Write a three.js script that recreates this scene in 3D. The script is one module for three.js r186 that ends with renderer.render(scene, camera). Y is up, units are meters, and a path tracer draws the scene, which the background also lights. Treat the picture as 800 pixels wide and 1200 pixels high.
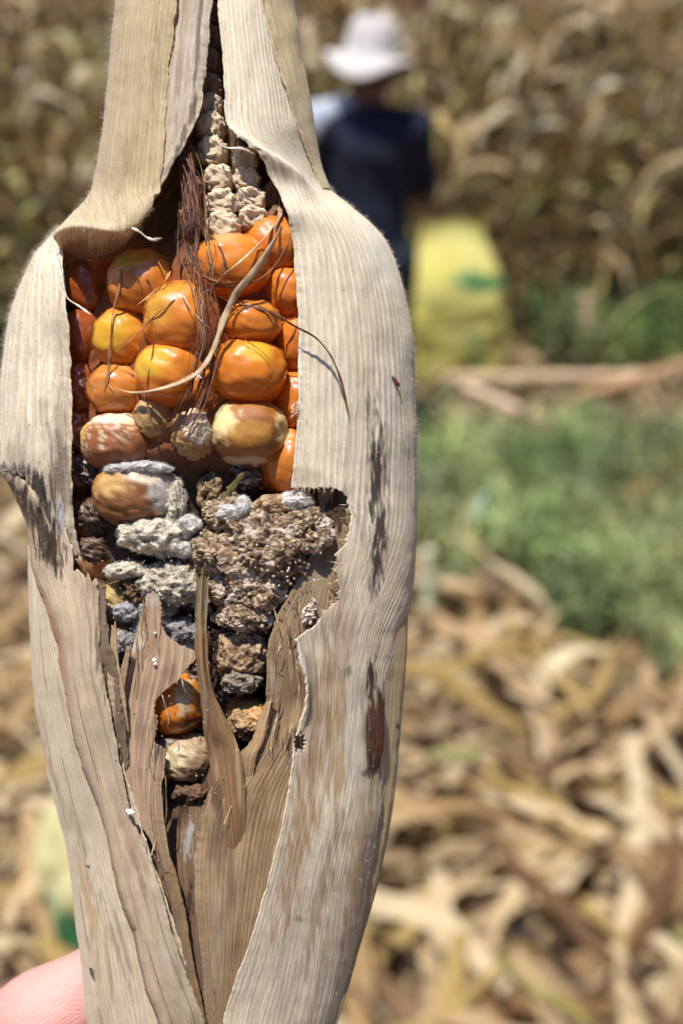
import * as THREE from 'three';
import { Sky } from 'three/addons/objects/Sky.js';
import { MarchingCubes } from 'three/addons/objects/MarchingCubes.js';
import { mergeGeometries, mergeVertices } from 'three/addons/utils/BufferGeometryUtils.js';
import { createNoise2D, createNoise3D } from 'simplex-noise';

// ---------- camera, sky, sun, exposure ----------
const scene = new THREE.Scene();
const PITCH = THREE.MathUtils.degToRad(-24), EYE = new THREE.Vector3(0, 1.66, 0);
const FPX = 1304, DIST = 0.15;                       // focal length in photo pixels, distance of the ear's front in metres
const camera = new THREE.PerspectiveCamera(2 * Math.atan(600 / FPX) * 180 / Math.PI, 682 / 1024, 0.01, 400);
camera.position.copy(EYE); camera.rotation.x = PITCH;
camera.focus = 0.155; camera.userData.fStop = 13.2;
scene.add(camera);
const sunDir = new THREE.Vector3(-0.15, 0.80, 0.56).normalize().applyAxisAngle(new THREE.Vector3(1, 0, 0), PITCH);
const sky = new Sky(); sky.scale.setScalar(380); sky.name = 'sky';
sky.material.uniforms.turbidity.value = 9; sky.material.uniforms.rayleigh.value = 0.22; sky.material.uniforms.mieCoefficient.value = 0.005;
sky.material.uniforms.sunPosition.value.copy(sunDir);
scene.add(sky);
scene.environmentIntensity = 0.22;
const sun = new THREE.DirectionalLight(new THREE.Color(1, 0.93, 0.80), 4.3);
sun.name = 'sun'; sun.target.position.set(0, 1, -2); sun.position.copy(sun.target.position).addScaledVector(sunDir, 20);
sun.castShadow = true; sun.shadow.mapSize.set(2048, 2048);
Object.assign(sun.shadow.camera, { left: -9, right: 9, top: 9, bottom: -9, near: 0.1, far: 60 });
scene.add(sun, sun.target);
const renderer = new THREE.WebGLRenderer({ antialias: true });
renderer.setSize(682, 1024); renderer.shadowMap.enabled = true;
renderer.toneMapping = THREE.LinearToneMapping; renderer.toneMappingExposure = 1.42;

// ---------- helpers ----------
function mulberry(a) { return () => { a |= 0; a = a + 0x6D2B79F5 | 0; let t = Math.imul(a ^ a >>> 15, 1 | a); t = t + Math.imul(t ^ t >>> 7, 61 | t) ^ t; return ((t ^ t >>> 14) >>> 0) / 4294967296; }; }
const rnd = mulberry(7), rr = (a, b) => a + (b - a) * rnd();
const n3 = createNoise3D(mulberry(11)), n2 = createNoise2D(mulberry(12));
const { clamp, lerp, smoothstep, degToRad } = THREE.MathUtils;
const fbm = (x, y, z, o = 4) => { let s = 0, a = 0.5; for (let i = 0; i < o; i++) { s += a * n3(x, y, z); x *= 2.03; y *= 2.03; z *= 2.03; a *= 0.5; } return s; };
function worley(x, y, z) {                             // [distance to the nearest cell point, that cell's own number]
  const ix = Math.floor(x), iy = Math.floor(y), iz = Math.floor(z); let best = 9, id = 0;
  for (let a = -1; a <= 1; a++) for (let b = -1; b <= 1; b++) for (let c = -1; c <= 1; c++) {
    let h = Math.imul(ix + a, 374761393) ^ Math.imul(iy + b, 668265263) ^ Math.imul(iz + c, 2147483647 ^ 974711); h = Math.imul(h ^ h >>> 13, 1274126177); h ^= h >>> 16;
    const d = Math.hypot(ix + a + (h & 255) / 255 - x, iy + b + (h >>> 8 & 255) / 255 - y, iz + c + (h >>> 16 & 255) / 255 - z); if (d < best) { best = d; id = (h >>> 4 & 1023) / 1023; }
  }
  return [best, id];
}
const col = (hex) => { const c = new THREE.Color(hex); return [c.r, c.g, c.b]; };
const mixc = (a, b, t) => [a[0] + (b[0] - a[0]) * t, a[1] + (b[1] - a[1]) * t, a[2] + (b[2] - a[2]) * t];
const curve = (pts) => (y) => {                        // piecewise smooth table [[y, value], ...]
  let i = 0; while (i < pts.length - 2 && y > pts[i + 1][0]) i++;
  const [y0, a] = pts[i], [y1, b] = pts[i + 1], h = y1 - y0, t = clamp((y - y0) / h, 0, 1);
  const sl = (k) => (k <= 0 || k >= pts.length - 1) ? null : (pts[k + 1][1] - pts[k - 1][1]) / (pts[k + 1][0] - pts[k - 1][0]);
  const d = (b - a) / h, m0 = sl(i) ?? d, m1 = sl(i + 1) ?? d, t2 = t * t, t3 = t2 * t;
  return (2 * t3 - 3 * t2 + 1) * a + (t3 - 2 * t2 + t) * h * m0 + (-2 * t3 + 3 * t2) * b + (t3 - t2) * h * m1;
};
const used = new Map();
function numbered(n) { const k = used.get(n) ?? 0; used.set(n, k + 1); return k ? n + '_' + String(k).padStart(3, '0') : n; }
function tag(o, label, category, group, kind) { if (label) o.userData.label = label; if (category) o.userData.category = category; if (group) o.userData.group = group; if (kind) o.userData.kind = kind; return o; }
function obj(name, geo, mat, parent = scene) { const m = new THREE.Mesh(geo, mat); m.name = parent === scene ? numbered(name) : name; m.castShadow = m.receiveShadow = true; parent.add(m); return m; }
function thing(name, label, category, pos = [0, 0, 0], turn = 0, group) { const g = new THREE.Group(); g.name = numbered(name); g.position.set(...pos); g.rotation.y = turn; tag(g, label, category, group); scene.add(g); return g; }
function geoFrom(pos, idx, colr, uv) {
  const g = new THREE.BufferGeometry();
  g.setAttribute('position', new THREE.Float32BufferAttribute(pos, 3));
  if (colr) g.setAttribute('color', new THREE.Float32BufferAttribute(colr, 3));
  if (uv) g.setAttribute('uv', new THREE.Float32BufferAttribute(uv, 2));
  g.setIndex(idx); g.computeVertexNormals(); return g;
}
// fine-grain bump textures
function noiseTexture(W, H, f, repeat) {
  const d = new Uint8Array(W * H * 4);
  for (let y = 0; y < H; y++) for (let x = 0; x < W; x++) { const v = clamp(f(x / W, y / H) * 255, 0, 255), i = (y * W + x) * 4; d[i] = d[i + 1] = d[i + 2] = v; d[i + 3] = 255; }
  const t = new THREE.DataTexture(d, W, H); t.wrapS = t.wrapT = THREE.RepeatWrapping; t.magFilter = THREE.LinearFilter; t.repeat.set(...repeat); t.needsUpdate = true; return t;
}
const per = (x, y, fx, fy, s) => { const a = x * 2 * Math.PI, b = y * 2 * Math.PI; return n3(Math.cos(a) * fx + s, Math.sin(a) * fx + Math.cos(b) * fy, Math.sin(b) * fy + s * 2); };
const fibreTex = noiseTexture(512, 512, (x, y) => 0.5 + 0.28 * per(x, y, 14, 0.7, 1) + 0.2 * per(x, y, 30, 1.6, 5) + 0.12 * per(x, y, 26, 18, 9), [1 / 0.012, 1 / 0.03]);
const grainTex = noiseTexture(512, 512, (x, y) => 0.5 + 0.25 * per(x, y, 5, 5, 1) + 0.2 * per(x, y, 12, 12, 4) + 0.15 * per(x, y, 28, 28, 8), [1 / 0.01, 1 / 0.01]);
// ---------- the maize ear ----------
// Ear axes: x right, y up along the ear, z towards the eye; sizes were read off the photograph (px) at a depth z in mm.
const earFrame = (px, py, zmm) => { const z = zmm / 1000, k = (DIST - z) / FPX; return new THREE.Vector3((px - 400) * k, (600 - py) * k, z); };
const BASE = earFrame(250, 1330, -14);
const P = (px, py, zmm) => earFrame(px, py, zmm).sub(BASE);
const forward = new THREE.Vector3(0, 0, -1).applyAxisAngle(new THREE.Vector3(1, 0, 0), PITCH);
const ear = thing('maize_ear', 'half-open dry maize ear with orange kernels, grey mould and a crumbling rotten hollow', 'corn ear');
const earOrigin = new THREE.Vector3(0, 0, -DIST).add(BASE).applyAxisAngle(new THREE.Vector3(1, 0, 0), PITCH).add(EYE);
ear.position.copy(earOrigin); ear.rotation.x = PITCH;

const XL = curve([[-120, 205], [-60, 160], [0, 139], [60, 135], [120, 129], [170, 121], [215, 110], [245, 92], [272, 63], [310, 38], [360, 18], [420, 9], [480, 5], [560, 4], [600, 18], [640, 34], [720, 33], [800, 38], [860, 46], [920, 60], [980, 75], [1060, 86], [1120, 94], [1200, 104], [1330, 150]]);
const XR = curve([[-120, 275], [-60, 322], [0, 335], [60, 344], [120, 357], [170, 366], [212, 379], [245, 415], [275, 444], [310, 461], [360, 474], [420, 482], [480, 484], [560, 484], [650, 486], [720, 483], [800, 477], [860, 473], [920, 467], [980, 459], [1060, 440], [1120, 422], [1200, 399], [1330, 345]]);
const ZS = curve([[-120, -15], [0, -15], [200, -17], [300, -20], [500, -21], [800, -20], [1000, -18], [1330, -15]]);
const RZ = curve([[-120, 5], [0, 9], [200, 15], [300, 20], [450, 22], [700, 22], [900, 20], [1100, 16], [1330, 9]]);
const T = (deg) => 10000 + deg;                        // an angle round the ear in place of a pixel
function theta(x, y) { if (x > 5000) return degToRad(x - 10000); const a = XL(y), b = XR(y); return Math.asin(clamp((x - (a + b) / 2) / ((b - a) / 2), -1, 1)); }
function body(th, y, dz) { const a = XL(y), b = XR(y), W = (b - a) / 2; const s = Math.sin(th), c = Math.cos(th), w = smoothstep(Math.abs(s), 0.85, 1); return [(a + b) / 2 + (W + w * dz / 0.12) * s, y, ZS(y) + RZ(y) * c + dz * lerp(Math.sign(c), c, w)]; }

const NC = 9;
function listAt(l, u) { if (typeof l === 'number') return l; const f = u * (l.length - 1), i = Math.min(Math.floor(f), l.length - 2); return lerp(l[i], l[i + 1], f - i); }
function expandRow(r) {                                // [y, left, right, dz | list] or { p: [[x, y, z], ...] }
  if (r.p) { const out = []; for (let i = 0; i < NC; i++) { const u = i / (NC - 1); out.push([0, 1, 2].map((k) => curve(r.p.map((q, j) => [j / (r.p.length - 1), q[k]]))(u))); } return out; }
  const [y, a, b, dz = 0, tilt = 0] = r, ta = theta(a, y), tb = theta(b, y), out = [];
  for (let i = 0; i < NC; i++) { const u = i / (NC - 1), yy = y + listAt(tilt, u); out.push(body(lerp(ta, tb, u), yy, listAt(dz, u))); }
  return out;
}
const stainOf = ([x, y, rx, ry, rot, hex, amt, ns = 0.12, soft = amt > 0.75 ? 0.45 : 0.85]) => ({ x, y, rx, ry, c: Math.cos(degToRad(rot)), s: Math.sin(degToRad(rot)), col: col(hex), amt, ns, soft });
function stained(c, x, y, list) {
  for (const s of list) {
    const dx = x - s.x, dy = y - s.y; if (Math.abs(dx) > s.rx * 2.2 + s.ry && Math.abs(dy) > s.ry * 2.2 + s.rx) continue;
    const a = (dx * s.c + dy * s.s) / s.rx, b = (-dx * s.s + dy * s.c) / s.ry;
    const d = Math.hypot(a, b) + 0.55 * n3(x * s.ns, y * s.ns * 0.16, s.x) + 0.3 * n3(x * s.ns * 3.5, y * s.ns * 0.3, s.y);
    const t = smoothstep(1.05 - d, 0, s.soft) * s.amt; if (t > 0) c = mixc(c, s.col, t);
  }
  return c;
}
const LEAF = { base: col('#decdab'), rib: col('#f4e9d2'), low: col('#c2a77f') };
const leafMat = new THREE.MeshPhysicalMaterial({ name: 'dry_husk', vertexColors: true, roughness: 0.92, specularIntensity: 0.35, transmission: 0.14, thickness: 0, bumpMap: fibreTex, bumpScale: 0.00007, sheen: 0.25, sheenRoughness: 0.6, sheenColor: new THREE.Color(0.9, 0.85, 0.75), side: THREE.DoubleSide });
const hairSeeds = [];
function husk(name, o, parent = ear) {
  const rows = o.rows.map(expandRow), M = rows.length, t = [0];
  for (let i = 1; i < M; i++) { let s = 0; for (let j = 0; j < NC; j++) s += Math.hypot(...[0, 1, 2].map((k) => (rows[i][j][k] - rows[i - 1][j][k]) * (k === 2 ? 8 : 1))); t.push(t[i - 1] + Math.max(4, s / NC)); }
  const du = o.du ?? 1.6, dv = o.dv ?? 2.2;
  let wide = 0; rows.forEach((r) => { let s = 0; for (let j = 1; j < NC; j++) s += Math.hypot(r[j][0] - r[j - 1][0], r[j][1] - r[j - 1][1], (r[j][2] - r[j - 1][2]) * 8); wide = Math.max(wide, s); });
  const nu = Math.max(8, Math.ceil(wide / du)), nv = Math.max(8, Math.ceil(t[M - 1] / dv)), n = (nu + 1) * (nv + 1);
  const px = new Float32Array(n * 2), pos = new Float32Array(n * 3), us = new Float32Array(nu + 1);
  for (let i = 0; i <= nu; i++) us[i] = i / nu;
  const cols = [0, 1, 2].map((k) => Array.from({ length: NC }, (_, j) => curve(rows.map((r, i) => [t[i], r[j][k]]))));
  const jit = 0.6 * (o.jitter ?? 1.2), js = o.seed ?? name.length + 3.3 * hairSeeds.length, v = new THREE.Vector3();
  const uTab = Array.from({ length: NC }, (_, j) => j / (NC - 1));
  for (let a = 0; a <= nv; a++) {
    const tv = t[M - 1] * a / nv, ctrl = cols.map((c) => c.map((f) => f(tv))), across = ctrl.map((c) => curve(c.map((q, j) => [uTab[j], q])));
    for (let b = 0; b <= nu; b++) {
      const u = us[b], i = a * (nu + 1) + b;
      let x = across[0](u), y = across[1](u), z = across[2](u);
      const el = Math.exp(-u * wide / 6), er = Math.exp(-(1 - u) * wide / 6);
      x += jit * (el - er) * (1.6 * n2(y * 0.03, js) + 0.5 * n2(y * 0.14, js + 2) + 0.5 * n2(y * 0.5, js + 9));
      z += 0.12 * jit * (el + er) * n2(y * 0.12, js + 4);
      if (o.z) z += o.z(x, y, u, a / nv);
      const rag = o.rag ?? 0; if (rag) { const et = Math.exp(-a / nv * t[M - 1] / 10) - Math.exp(-(1 - a / nv) * t[M - 1] / 10); y += rag * et * (n2(x * 0.13, js) + n2(x * 0.5, js)); }
      px[i * 2] = x; px[i * 2 + 1] = y;
      v.copy(P(x, y, z)); pos[i * 3] = v.x; pos[i * 3 + 1] = v.y; pos[i * 3 + 2] = v.z;
    }
  }
  const nor = new Float32Array(n * 3), A = new THREE.Vector3(), B = new THREE.Vector3(), at = (a, b, w) => w.fromArray(pos, (a * (nu + 1) + b) * 3);
  for (let a = 0; a <= nv; a++) for (let b = 0; b <= nu; b++) {
    const c = new THREE.Vector3();
    at(Math.min(a + 1, nv), b, A).sub(at(Math.max(a - 1, 0), b, c)); at(a, Math.min(b + 1, nu), B).sub(at(a, Math.max(b - 1, 0), c));
    A.cross(B).normalize().toArray(nor, (a * (nu + 1) + b) * 3);
  }
  const veins = Math.round((o.veins ?? 16) * 1.55), ribH = 0.5 * (o.ribH ?? 0.14) / 1000, thick = (o.thick ?? 0.2) / 1000, cr = (o.crumple ?? 0.3) / 1000;
  const fp = new Float32Array(n * 6), fc = new Float32Array(n * 6), fu = new Float32Array(n * 4), stains = (o.stains ?? []).map(stainOf);
  const base = o.base ?? LEAF.base, ribc = o.rib ?? LEAF.rib, low = o.low ?? LEAF.low;
  for (let a = 0; a <= nv; a++) for (let b = 0; b <= nu; b++) {
    const i = a * (nu + 1) + b, u = us[b], x = px[i * 2], y = px[i * 2 + 1];
    const U = u * veins + 0.3 * n2(u * 5 + js, y * 0.003) + 0.06 * n2(u * 20, y * 0.02 + js), k = Math.floor(U + 0.5), ph = U - Math.floor(U);
    const w = 0.65 + 0.35 * n2(k * 7.3 + js, y * 0.004), rib = Math.pow(0.5 + 0.5 * Math.cos(2 * Math.PI * ph), 3.2) * w, fine = 0.5 + 0.5 * Math.cos(2 * Math.PI * U * 3.0 + n2(k, y * 0.01) * 2);
    const streak = n3(u * veins * 1.7, y * 0.004, js) * 0.6 + n3(u * veins * 4, y * 0.012, js + 5) * 0.4, blot = fbm(x * 0.012 + js, y * 0.008, 2, 3);
    const flat = o.fade ? o.fade(x, y) : 1; let h = ribH * flat * (rib - 0.3 + 0.18 * fine) + cr * fbm(x * 0.018, y * 0.008, js, 2) + 0.05e-3 * streak + 0.010e-3 * n3(x * 0.12, y * 0.45, js + 2) + 0.03e-3 * n3(x * 0.02, y * 0.04, js + 6) + (o.h ? o.h(x, y, u, a / nv) / 1000 : 0);
    let c = mixc(base, ribc, rib * 0.75 * (0.35 + 0.65 * flat)); c = mixc(c, low, clamp(0.45 * streak + 0.35 * blot + 0.1, 0, 0.9) * (o.mottle ?? 0.7));
    const f = 1 + 0.10 * n3(u * veins * 9, y * 0.05, js + 8) + 0.06 * n3(x * 0.8, y * 0.5, js); c = [c[0] * f, c[1] * f, c[2] * f];
    if (stains.length) c = stained(c, x, y, stains);
    if (o.paint) c = o.paint(c, x, y, u, a / nv);
    for (let q = 0; q < 3; q++) {
      fp[i * 3 + q] = pos[i * 3 + q] + nor[i * 3 + q] * h; fp[(n + i) * 3 + q] = pos[i * 3 + q] + nor[i * 3 + q] * (h - thick);
      fc[i * 3 + q] = fc[(n + i) * 3 + q] = Math.max(0.004, c[q]);
    }
    fu[i * 2] = fu[(n + i) * 2] = u * wide * 1.2e-4; fu[i * 2 + 1] = fu[(n + i) * 2 + 1] = a / nv * t[M - 1] * 1.2e-4;
  }
  // clip the sheet along its torn outline (crossings found by bisection), then close the rim
  const W1 = nu + 1, inside = new Uint8Array(n).fill(1), idx = [], VP = Array.from(fp.subarray(0, n * 3)), VB = Array.from(fp.subarray(n * 3)), VC = Array.from(fc.subarray(0, n * 3)), VU = Array.from(fu.subarray(0, n * 2)), cross = new Map();
  if (o.cut) for (let i = 0; i < n; i++) inside[i] = o.cut(px[i * 2], px[i * 2 + 1], us[i % W1]) ? 0 : 1;
  const crossing = (i, j) => {
    const key = Math.min(i, j) * n + Math.max(i, j); if (cross.has(key)) return cross.get(key);
    let lo = 0, hi = 1; const f = (t) => !o.cut(lerp(px[i * 2], px[j * 2], t), lerp(px[i * 2 + 1], px[j * 2 + 1], t), lerp(us[i % W1], us[j % W1], t)), fi = !!inside[i];
    for (let k = 0; k < 6; k++) { const t = (lo + hi) / 2; if (f(t) === fi) lo = t; else hi = t; }
    const t = (lo + hi) / 2, at2 = (A, q, s) => lerp(A[i * s + q], A[j * s + q], t), id = VP.length / 3;
    for (let q = 0; q < 3; q++) { VP.push(at2(VP, q, 3)); VB.push(at2(VB, q, 3)); VC.push(at2(VC, q, 3)); } VU.push(at2(VU, 0, 2), at2(VU, 1, 2));
    cross.set(key, id); return id;
  };
  const K = (a, b) => a >= 0 && b >= 0 && a < nv && b < nu && inside[a * W1 + b], polys = [], rims = [];
  for (let a = 0; a < nv; a++) for (let b = 0; b < nu; b++) {
    const q = [a * W1 + b, (a + 1) * W1 + b, (a + 1) * W1 + b + 1, a * W1 + b + 1], sum = inside[q[0]] + inside[q[1]] + inside[q[2]] + inside[q[3]]; if (!sum) continue;
    const outer = [b === 0, a === nv - 1, b === nu - 1, a === 0], poly = [], edge = [];
    for (let e = 0; e < 4; e++) { const i = q[e], j = q[(e + 1) % 4]; if (inside[i]) { poly.push(i); edge.push(outer[e]); if (!inside[j]) { poly.push(crossing(i, j)); edge.push(true); } } else if (inside[j]) { poly.push(crossing(i, j)); edge.push(outer[e]); } }
    if (poly.length < 3) continue; polys.push(poly); for (let e = 0; e < poly.length; e++) if (edge[e]) rims.push([poly[e], poly[(e + 1) % poly.length]]);
  }
  const T0 = VP.length / 3, allP = new Float32Array(T0 * 6), allC = new Float32Array(T0 * 6), allU = new Float32Array(T0 * 4);
  allP.set(VP); allP.set(VB, T0 * 3); allC.set(VC); allC.set(VC, T0 * 3); allU.set(VU); allU.set(VU, T0 * 2);
  for (const p of polys) for (let e = 1; e < p.length - 1; e++) idx.push(p[0], p[e], p[e + 1], T0 + p[0], T0 + p[e + 1], T0 + p[e]);
  for (const [i, j] of rims) idx.push(i, T0 + i, j, j, T0 + i, T0 + j);
  const m = obj(name, geoFrom(allP, idx, allC, allU), o.mat ?? leafMat, parent);
  if (o.fuzz) {
    const spots = []; let guard = 0;
    while (spots.length < o.fuzz && guard++ < o.fuzz * 30) {
      const a = Math.floor(rnd() * nv), b = Math.floor(rnd() * nu); if (!K(a, b)) continue; const i = a * (nu + 1) + b;
      if (o.fuzzAt && rnd() > o.fuzzAt(px[i * 2], px[i * 2 + 1], us[b])) continue;
      spots.push([fp[i * 3], fp[i * 3 + 1], fp[i * 3 + 2], nor[i * 3], nor[i * 3 + 1], nor[i * 3 + 2]]);
    }
    fuzz(spots, m, o.fuzzLen ?? 0.9);
  }
  hairSeeds.push(1);
  return m;
}
const hairGeo = (() => { const g = new THREE.CylinderGeometry(0.25, 1, 1, 4, 3, true); g.translate(0, 0.5, 0); const p = g.attributes.position; for (let i = 0; i < p.count; i++) { const y = p.getY(i); p.setX(i, p.getX(i) + 14 * y * y); } g.computeVertexNormals(); return g; })();
const hairMat = new THREE.MeshPhysicalMaterial({ name: 'husk_hair', color: new THREE.Color(0.72, 0.66, 0.56), roughness: 0.7, transmission: 0.3, thickness: 0 });
function fuzz(spots, parent, len, mat = hairMat) {
  const im = new THREE.InstancedMesh(hairGeo, mat, spots.length), q = new THREE.Quaternion(), d = new THREE.Vector3(), m = new THREE.Matrix4(), up = new THREE.Vector3(0, 1, 0), q2 = new THREE.Quaternion();
  spots.forEach((s, i) => {
    d.set(s[3] + rr(-0.9, 0.9), s[4] + rr(-0.9, 0.9), s[5] + rr(-0.5, 0.7)).normalize();
    q.setFromUnitVectors(up, d).multiply(q2.setFromAxisAngle(up, rr(0, 6.28)));
    const L = len * 0.001 * rr(0.35, 1.4), w = rr(0.012, 0.026) * 0.001;
    im.setMatrixAt(i, m.compose(new THREE.Vector3(s[0], s[1], s[2]), q, new THREE.Vector3(w, L, w)));
  });
  im.name = 'fuzz'; im.userData.kind = 'stuff'; im.castShadow = im.receiveShadow = true; parent.add(im);
}
// ---------- husk leaves ----------
const glowMat = leafMat.clone(); glowMat.transmission = 0.5;
// behind everything: the closed back of the husk
husk('back_husk', { veins: 60, du: 4, dv: 5, rows: [-120, -60, 0, 60, 120, 170, 215, 245, 272, 310, 360, 420, 500, 560, 600, 650, 720, 800, 900, 1000, 1100, 1200, 1330].map((y) => [y, T(84), T(276), -0.9]) });
husk('shank', { veins: 14, du: 4, dv: 5, base: col('#b8a684'), rows: [[1270, T(-180), T(180), -3], [1330, T(-180), T(180), -4], [1420, T(-180), T(180), -6.5], [1560, T(-180), T(180), -7]] });

// right side leaf seen as a yellowish strip along the right edge
husk('side_husk', { veins: 13, seed: 3, base: col('#c6ad83'), rib: col('#dcc9a2'), low: col('#a88d62'), ribH: 0.16, crumple: 0.25,
  rows: [[600, 440, T(100), -1.2], [700, 440, T(100), -0.7], [800, 430, T(100), -0.5], [900, 425, T(100), -0.5], [1000, 410, T(100), -0.5], [1100, 396, T(100), -0.5], [1200, 370, T(100), -0.5], [1320, 330, T(100), -0.5]], z: (x, y, u) => 4.5 * smoothstep(u, 0.25, 1) * smoothstep(y, 640, 760),
  stains: [[466, 852, 4, 4, 0, '#4a3120', 0.8, 0.4], [455, 1040, 8, 60, 8, '#a5793f', 0.5], [470, 930, 6, 60, 6, '#a98048', 0.5], [447, 1105, 10, 5, 0, '#8a6a40', 0.5]] });

// upper left leaf with its outward rolled lip
husk('upper_left_husk', { mat: glowMat, veins: 19, seed: 21, ribH: 0.2, crumple: 0.35, jitter: 1.6, fuzz: 1800, fuzzLen: 0.8, fuzzAt: (x, y, u) => (u > 0.8 || x < 150 ? 1 : 0.25), base: col('#dcc69a'), rib: col('#f5e8cb'), low: col('#c3a06c'),
  rows: [
    [-120, T(-120), 225, [0, 0, 1]], [-40, T(-120), 212, [0, 0.3, 0.9, 0.9]], [30, T(-120), 204, [0, 0.5, 1.2, 1]], [90, T(-120), 197, [0, 0.6, 1.6, 1.2]], [140, T(-118), 194, [0, 0.6, 2, 1.6]], [185, T(-112), 190, [0, 0.5, 2.2, 2.4]], [222, T(-105), 187, [0, 0, 1, 2.2, 3]],
    { p: [[80, 256, -13], [88, 256, -7.5], [98, 257, -4], [110, 259, -1.5], [124, 260, 0], [140, 256, 1], [155, 250, 1.6], [170, 240, 2], [180, 228, 2]] },
    { p: [[64, 273, -9], [76, 267, -4.5], [92, 265, -1.4], [108, 267.5, 0.6], [124, 270.5, 1.8], [140, 272, 2.2], [154, 268.5, 2.3], [167, 257, 2.3], [179, 239, 2.2]] },
    { p: [[70, 288, -11], [78, 281, -8], [92, 279, -5.4], [108, 281, -3.6], [122, 282.5, -2.2], [137, 281, -1.2], [152, 275, 0], [166, 262, 1], [178, 243, 1.7]] },
    { p: [[77, 318, -17], [84, 313, -14.5], [96, 307, -12.5], [109, 303, -10.5], [122, 300, -8.6], [134, 294, -6.6], [147, 286, -4], [161, 271, -1.2], [174, 251, 0.6]] }],
  stains: [[234, 60, 5, 90, 4, '#8d7a66', 0.55], [215, 150, 6, 40, 20, '#6f5b49', 0.7], [190, 205, 6, 30, 32, '#8a7358', 0.5], [150, 180, 10, 70, 8, '#b08a55', 0.35], [180, 90, 8, 80, 3, '#a98655', 0.3], [128, 262, 40, 6, 0, '#e9dcc0', 0.6], [108, 300, 62, 20, -12, '#b57c3e', 0.85, 0.05]],
  z: (x, y, u) => 0.5 * Math.sin(u * 9 + y * 0.012) * smoothstep(u, 0, 0.2) });

husk('inner_left_husk', { veins: 7, seed: 25, ribH: 0.25, crumple: 0.4, jitter: 2, fuzz: 350, fuzzLen: 0.6, fuzzAt: (x, y, u) => u, base: col('#b5a38c'), rib: col('#d8cbb6'), low: col('#8a7763'),
  rows: [[-120, 190, 262, [0, 0.2, 0.6]], [-40, 178, 252, [0, 0.2, 0.6]], [30, 170, 246, [0, 0.3, 0.4]], [90, 165, 240, [0, 0.5, 0.3]], [140, 160, 231, [0, 0.6, 0.8]], [185, 158, 206, [0.4, 1, 1.6]], [215, 155, 190, [0.5, 1.4, 2.2]], [245, 145, 175, [0.4, 1, 1.6]]],
  stains: [[232, 60, 3, 90, 4, '#6b5a4b', 0.8, 0.1], [218, 150, 4, 50, 20, '#5d4a3d', 0.8, 0.1], [225, 60, 3, 90, 5, '#d9cfc2', 0.5], [200, 190, 3, 40, 32, '#5d4a3d', 0.6], [212, 60, 4, 120, 4, '#94785a', 0.6]] });
// left body leaf under the lip
husk('left_husk', { veins: 11, seed: 31, ribH: 0.3, crumple: 0.5, jitter: 1.4, fuzz: 3600, fuzzLen: 0.75, fuzzAt: (x, y, u) => (y < 560 ? 1 : 0.3), base: col('#decdae'), rib: col('#f9efdc'), low: col('#c0a583'),
  rows: [[266, T(-112), 71, [0, 0, 0]], [285, T(-112), 72, [0, 0, 0, 0, -1]], [315, T(-110), 75, [0, 0.3, 0.6, 0.8, 0]], [360, T(-108), 79, [0, 0.3, 0.8, 1.2, 0]], [420, T(-108), 83, [0, 0.3, 1, 1.8, 1.6, -1.5]], [480, T(-108), 85, [0, 0.3, 1.2, 2.2, 1.8, -2]], [540, T(-108), 85, [0, 0.3, 1, 2, 1.4, -2.4]], [600, T(-100), 86, [0, 0.3, 0.8, 0.8, 0, -3]], [660, T(-95), 96, [-1, -0.6, -0.5, -0.8, -2, -4]]],
  cut: (x, y) => { const t = x < 28 ? 556 + n2(x * 0.2, 3) * 2 : x < 45 ? lerp(556, 600, (x - 28) / 17) : lerp(600, 668, clamp((x - 45) / 40, 0, 1)); return y > t + 5 * n2(x * 0.15, 8); },
  stains: [[12, 552, 22, 10, 0, '#3b2c23', 0.85, 0.2], [50, 590, 20, 40, -25, '#241a14', 0.95, 0.15], [72, 560, 22, 60, 0, '#7d6a58', 0.75], [70, 500, 18, 50, 0, '#8f7b68', 0.5], [72, 605, 5, 18, -6, '#cfcac4', 0.9, 0.3], [63, 640, 18, 26, -30, '#2b211b', 0.9, 0.2], [25, 530, 20, 40, 0, '#8d7866', 0.45], [72, 410, 5, 70, 0, '#8a745d', 0.5], [66, 300, 5, 10, 0, '#f0e8da', 0.7]] });

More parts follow.
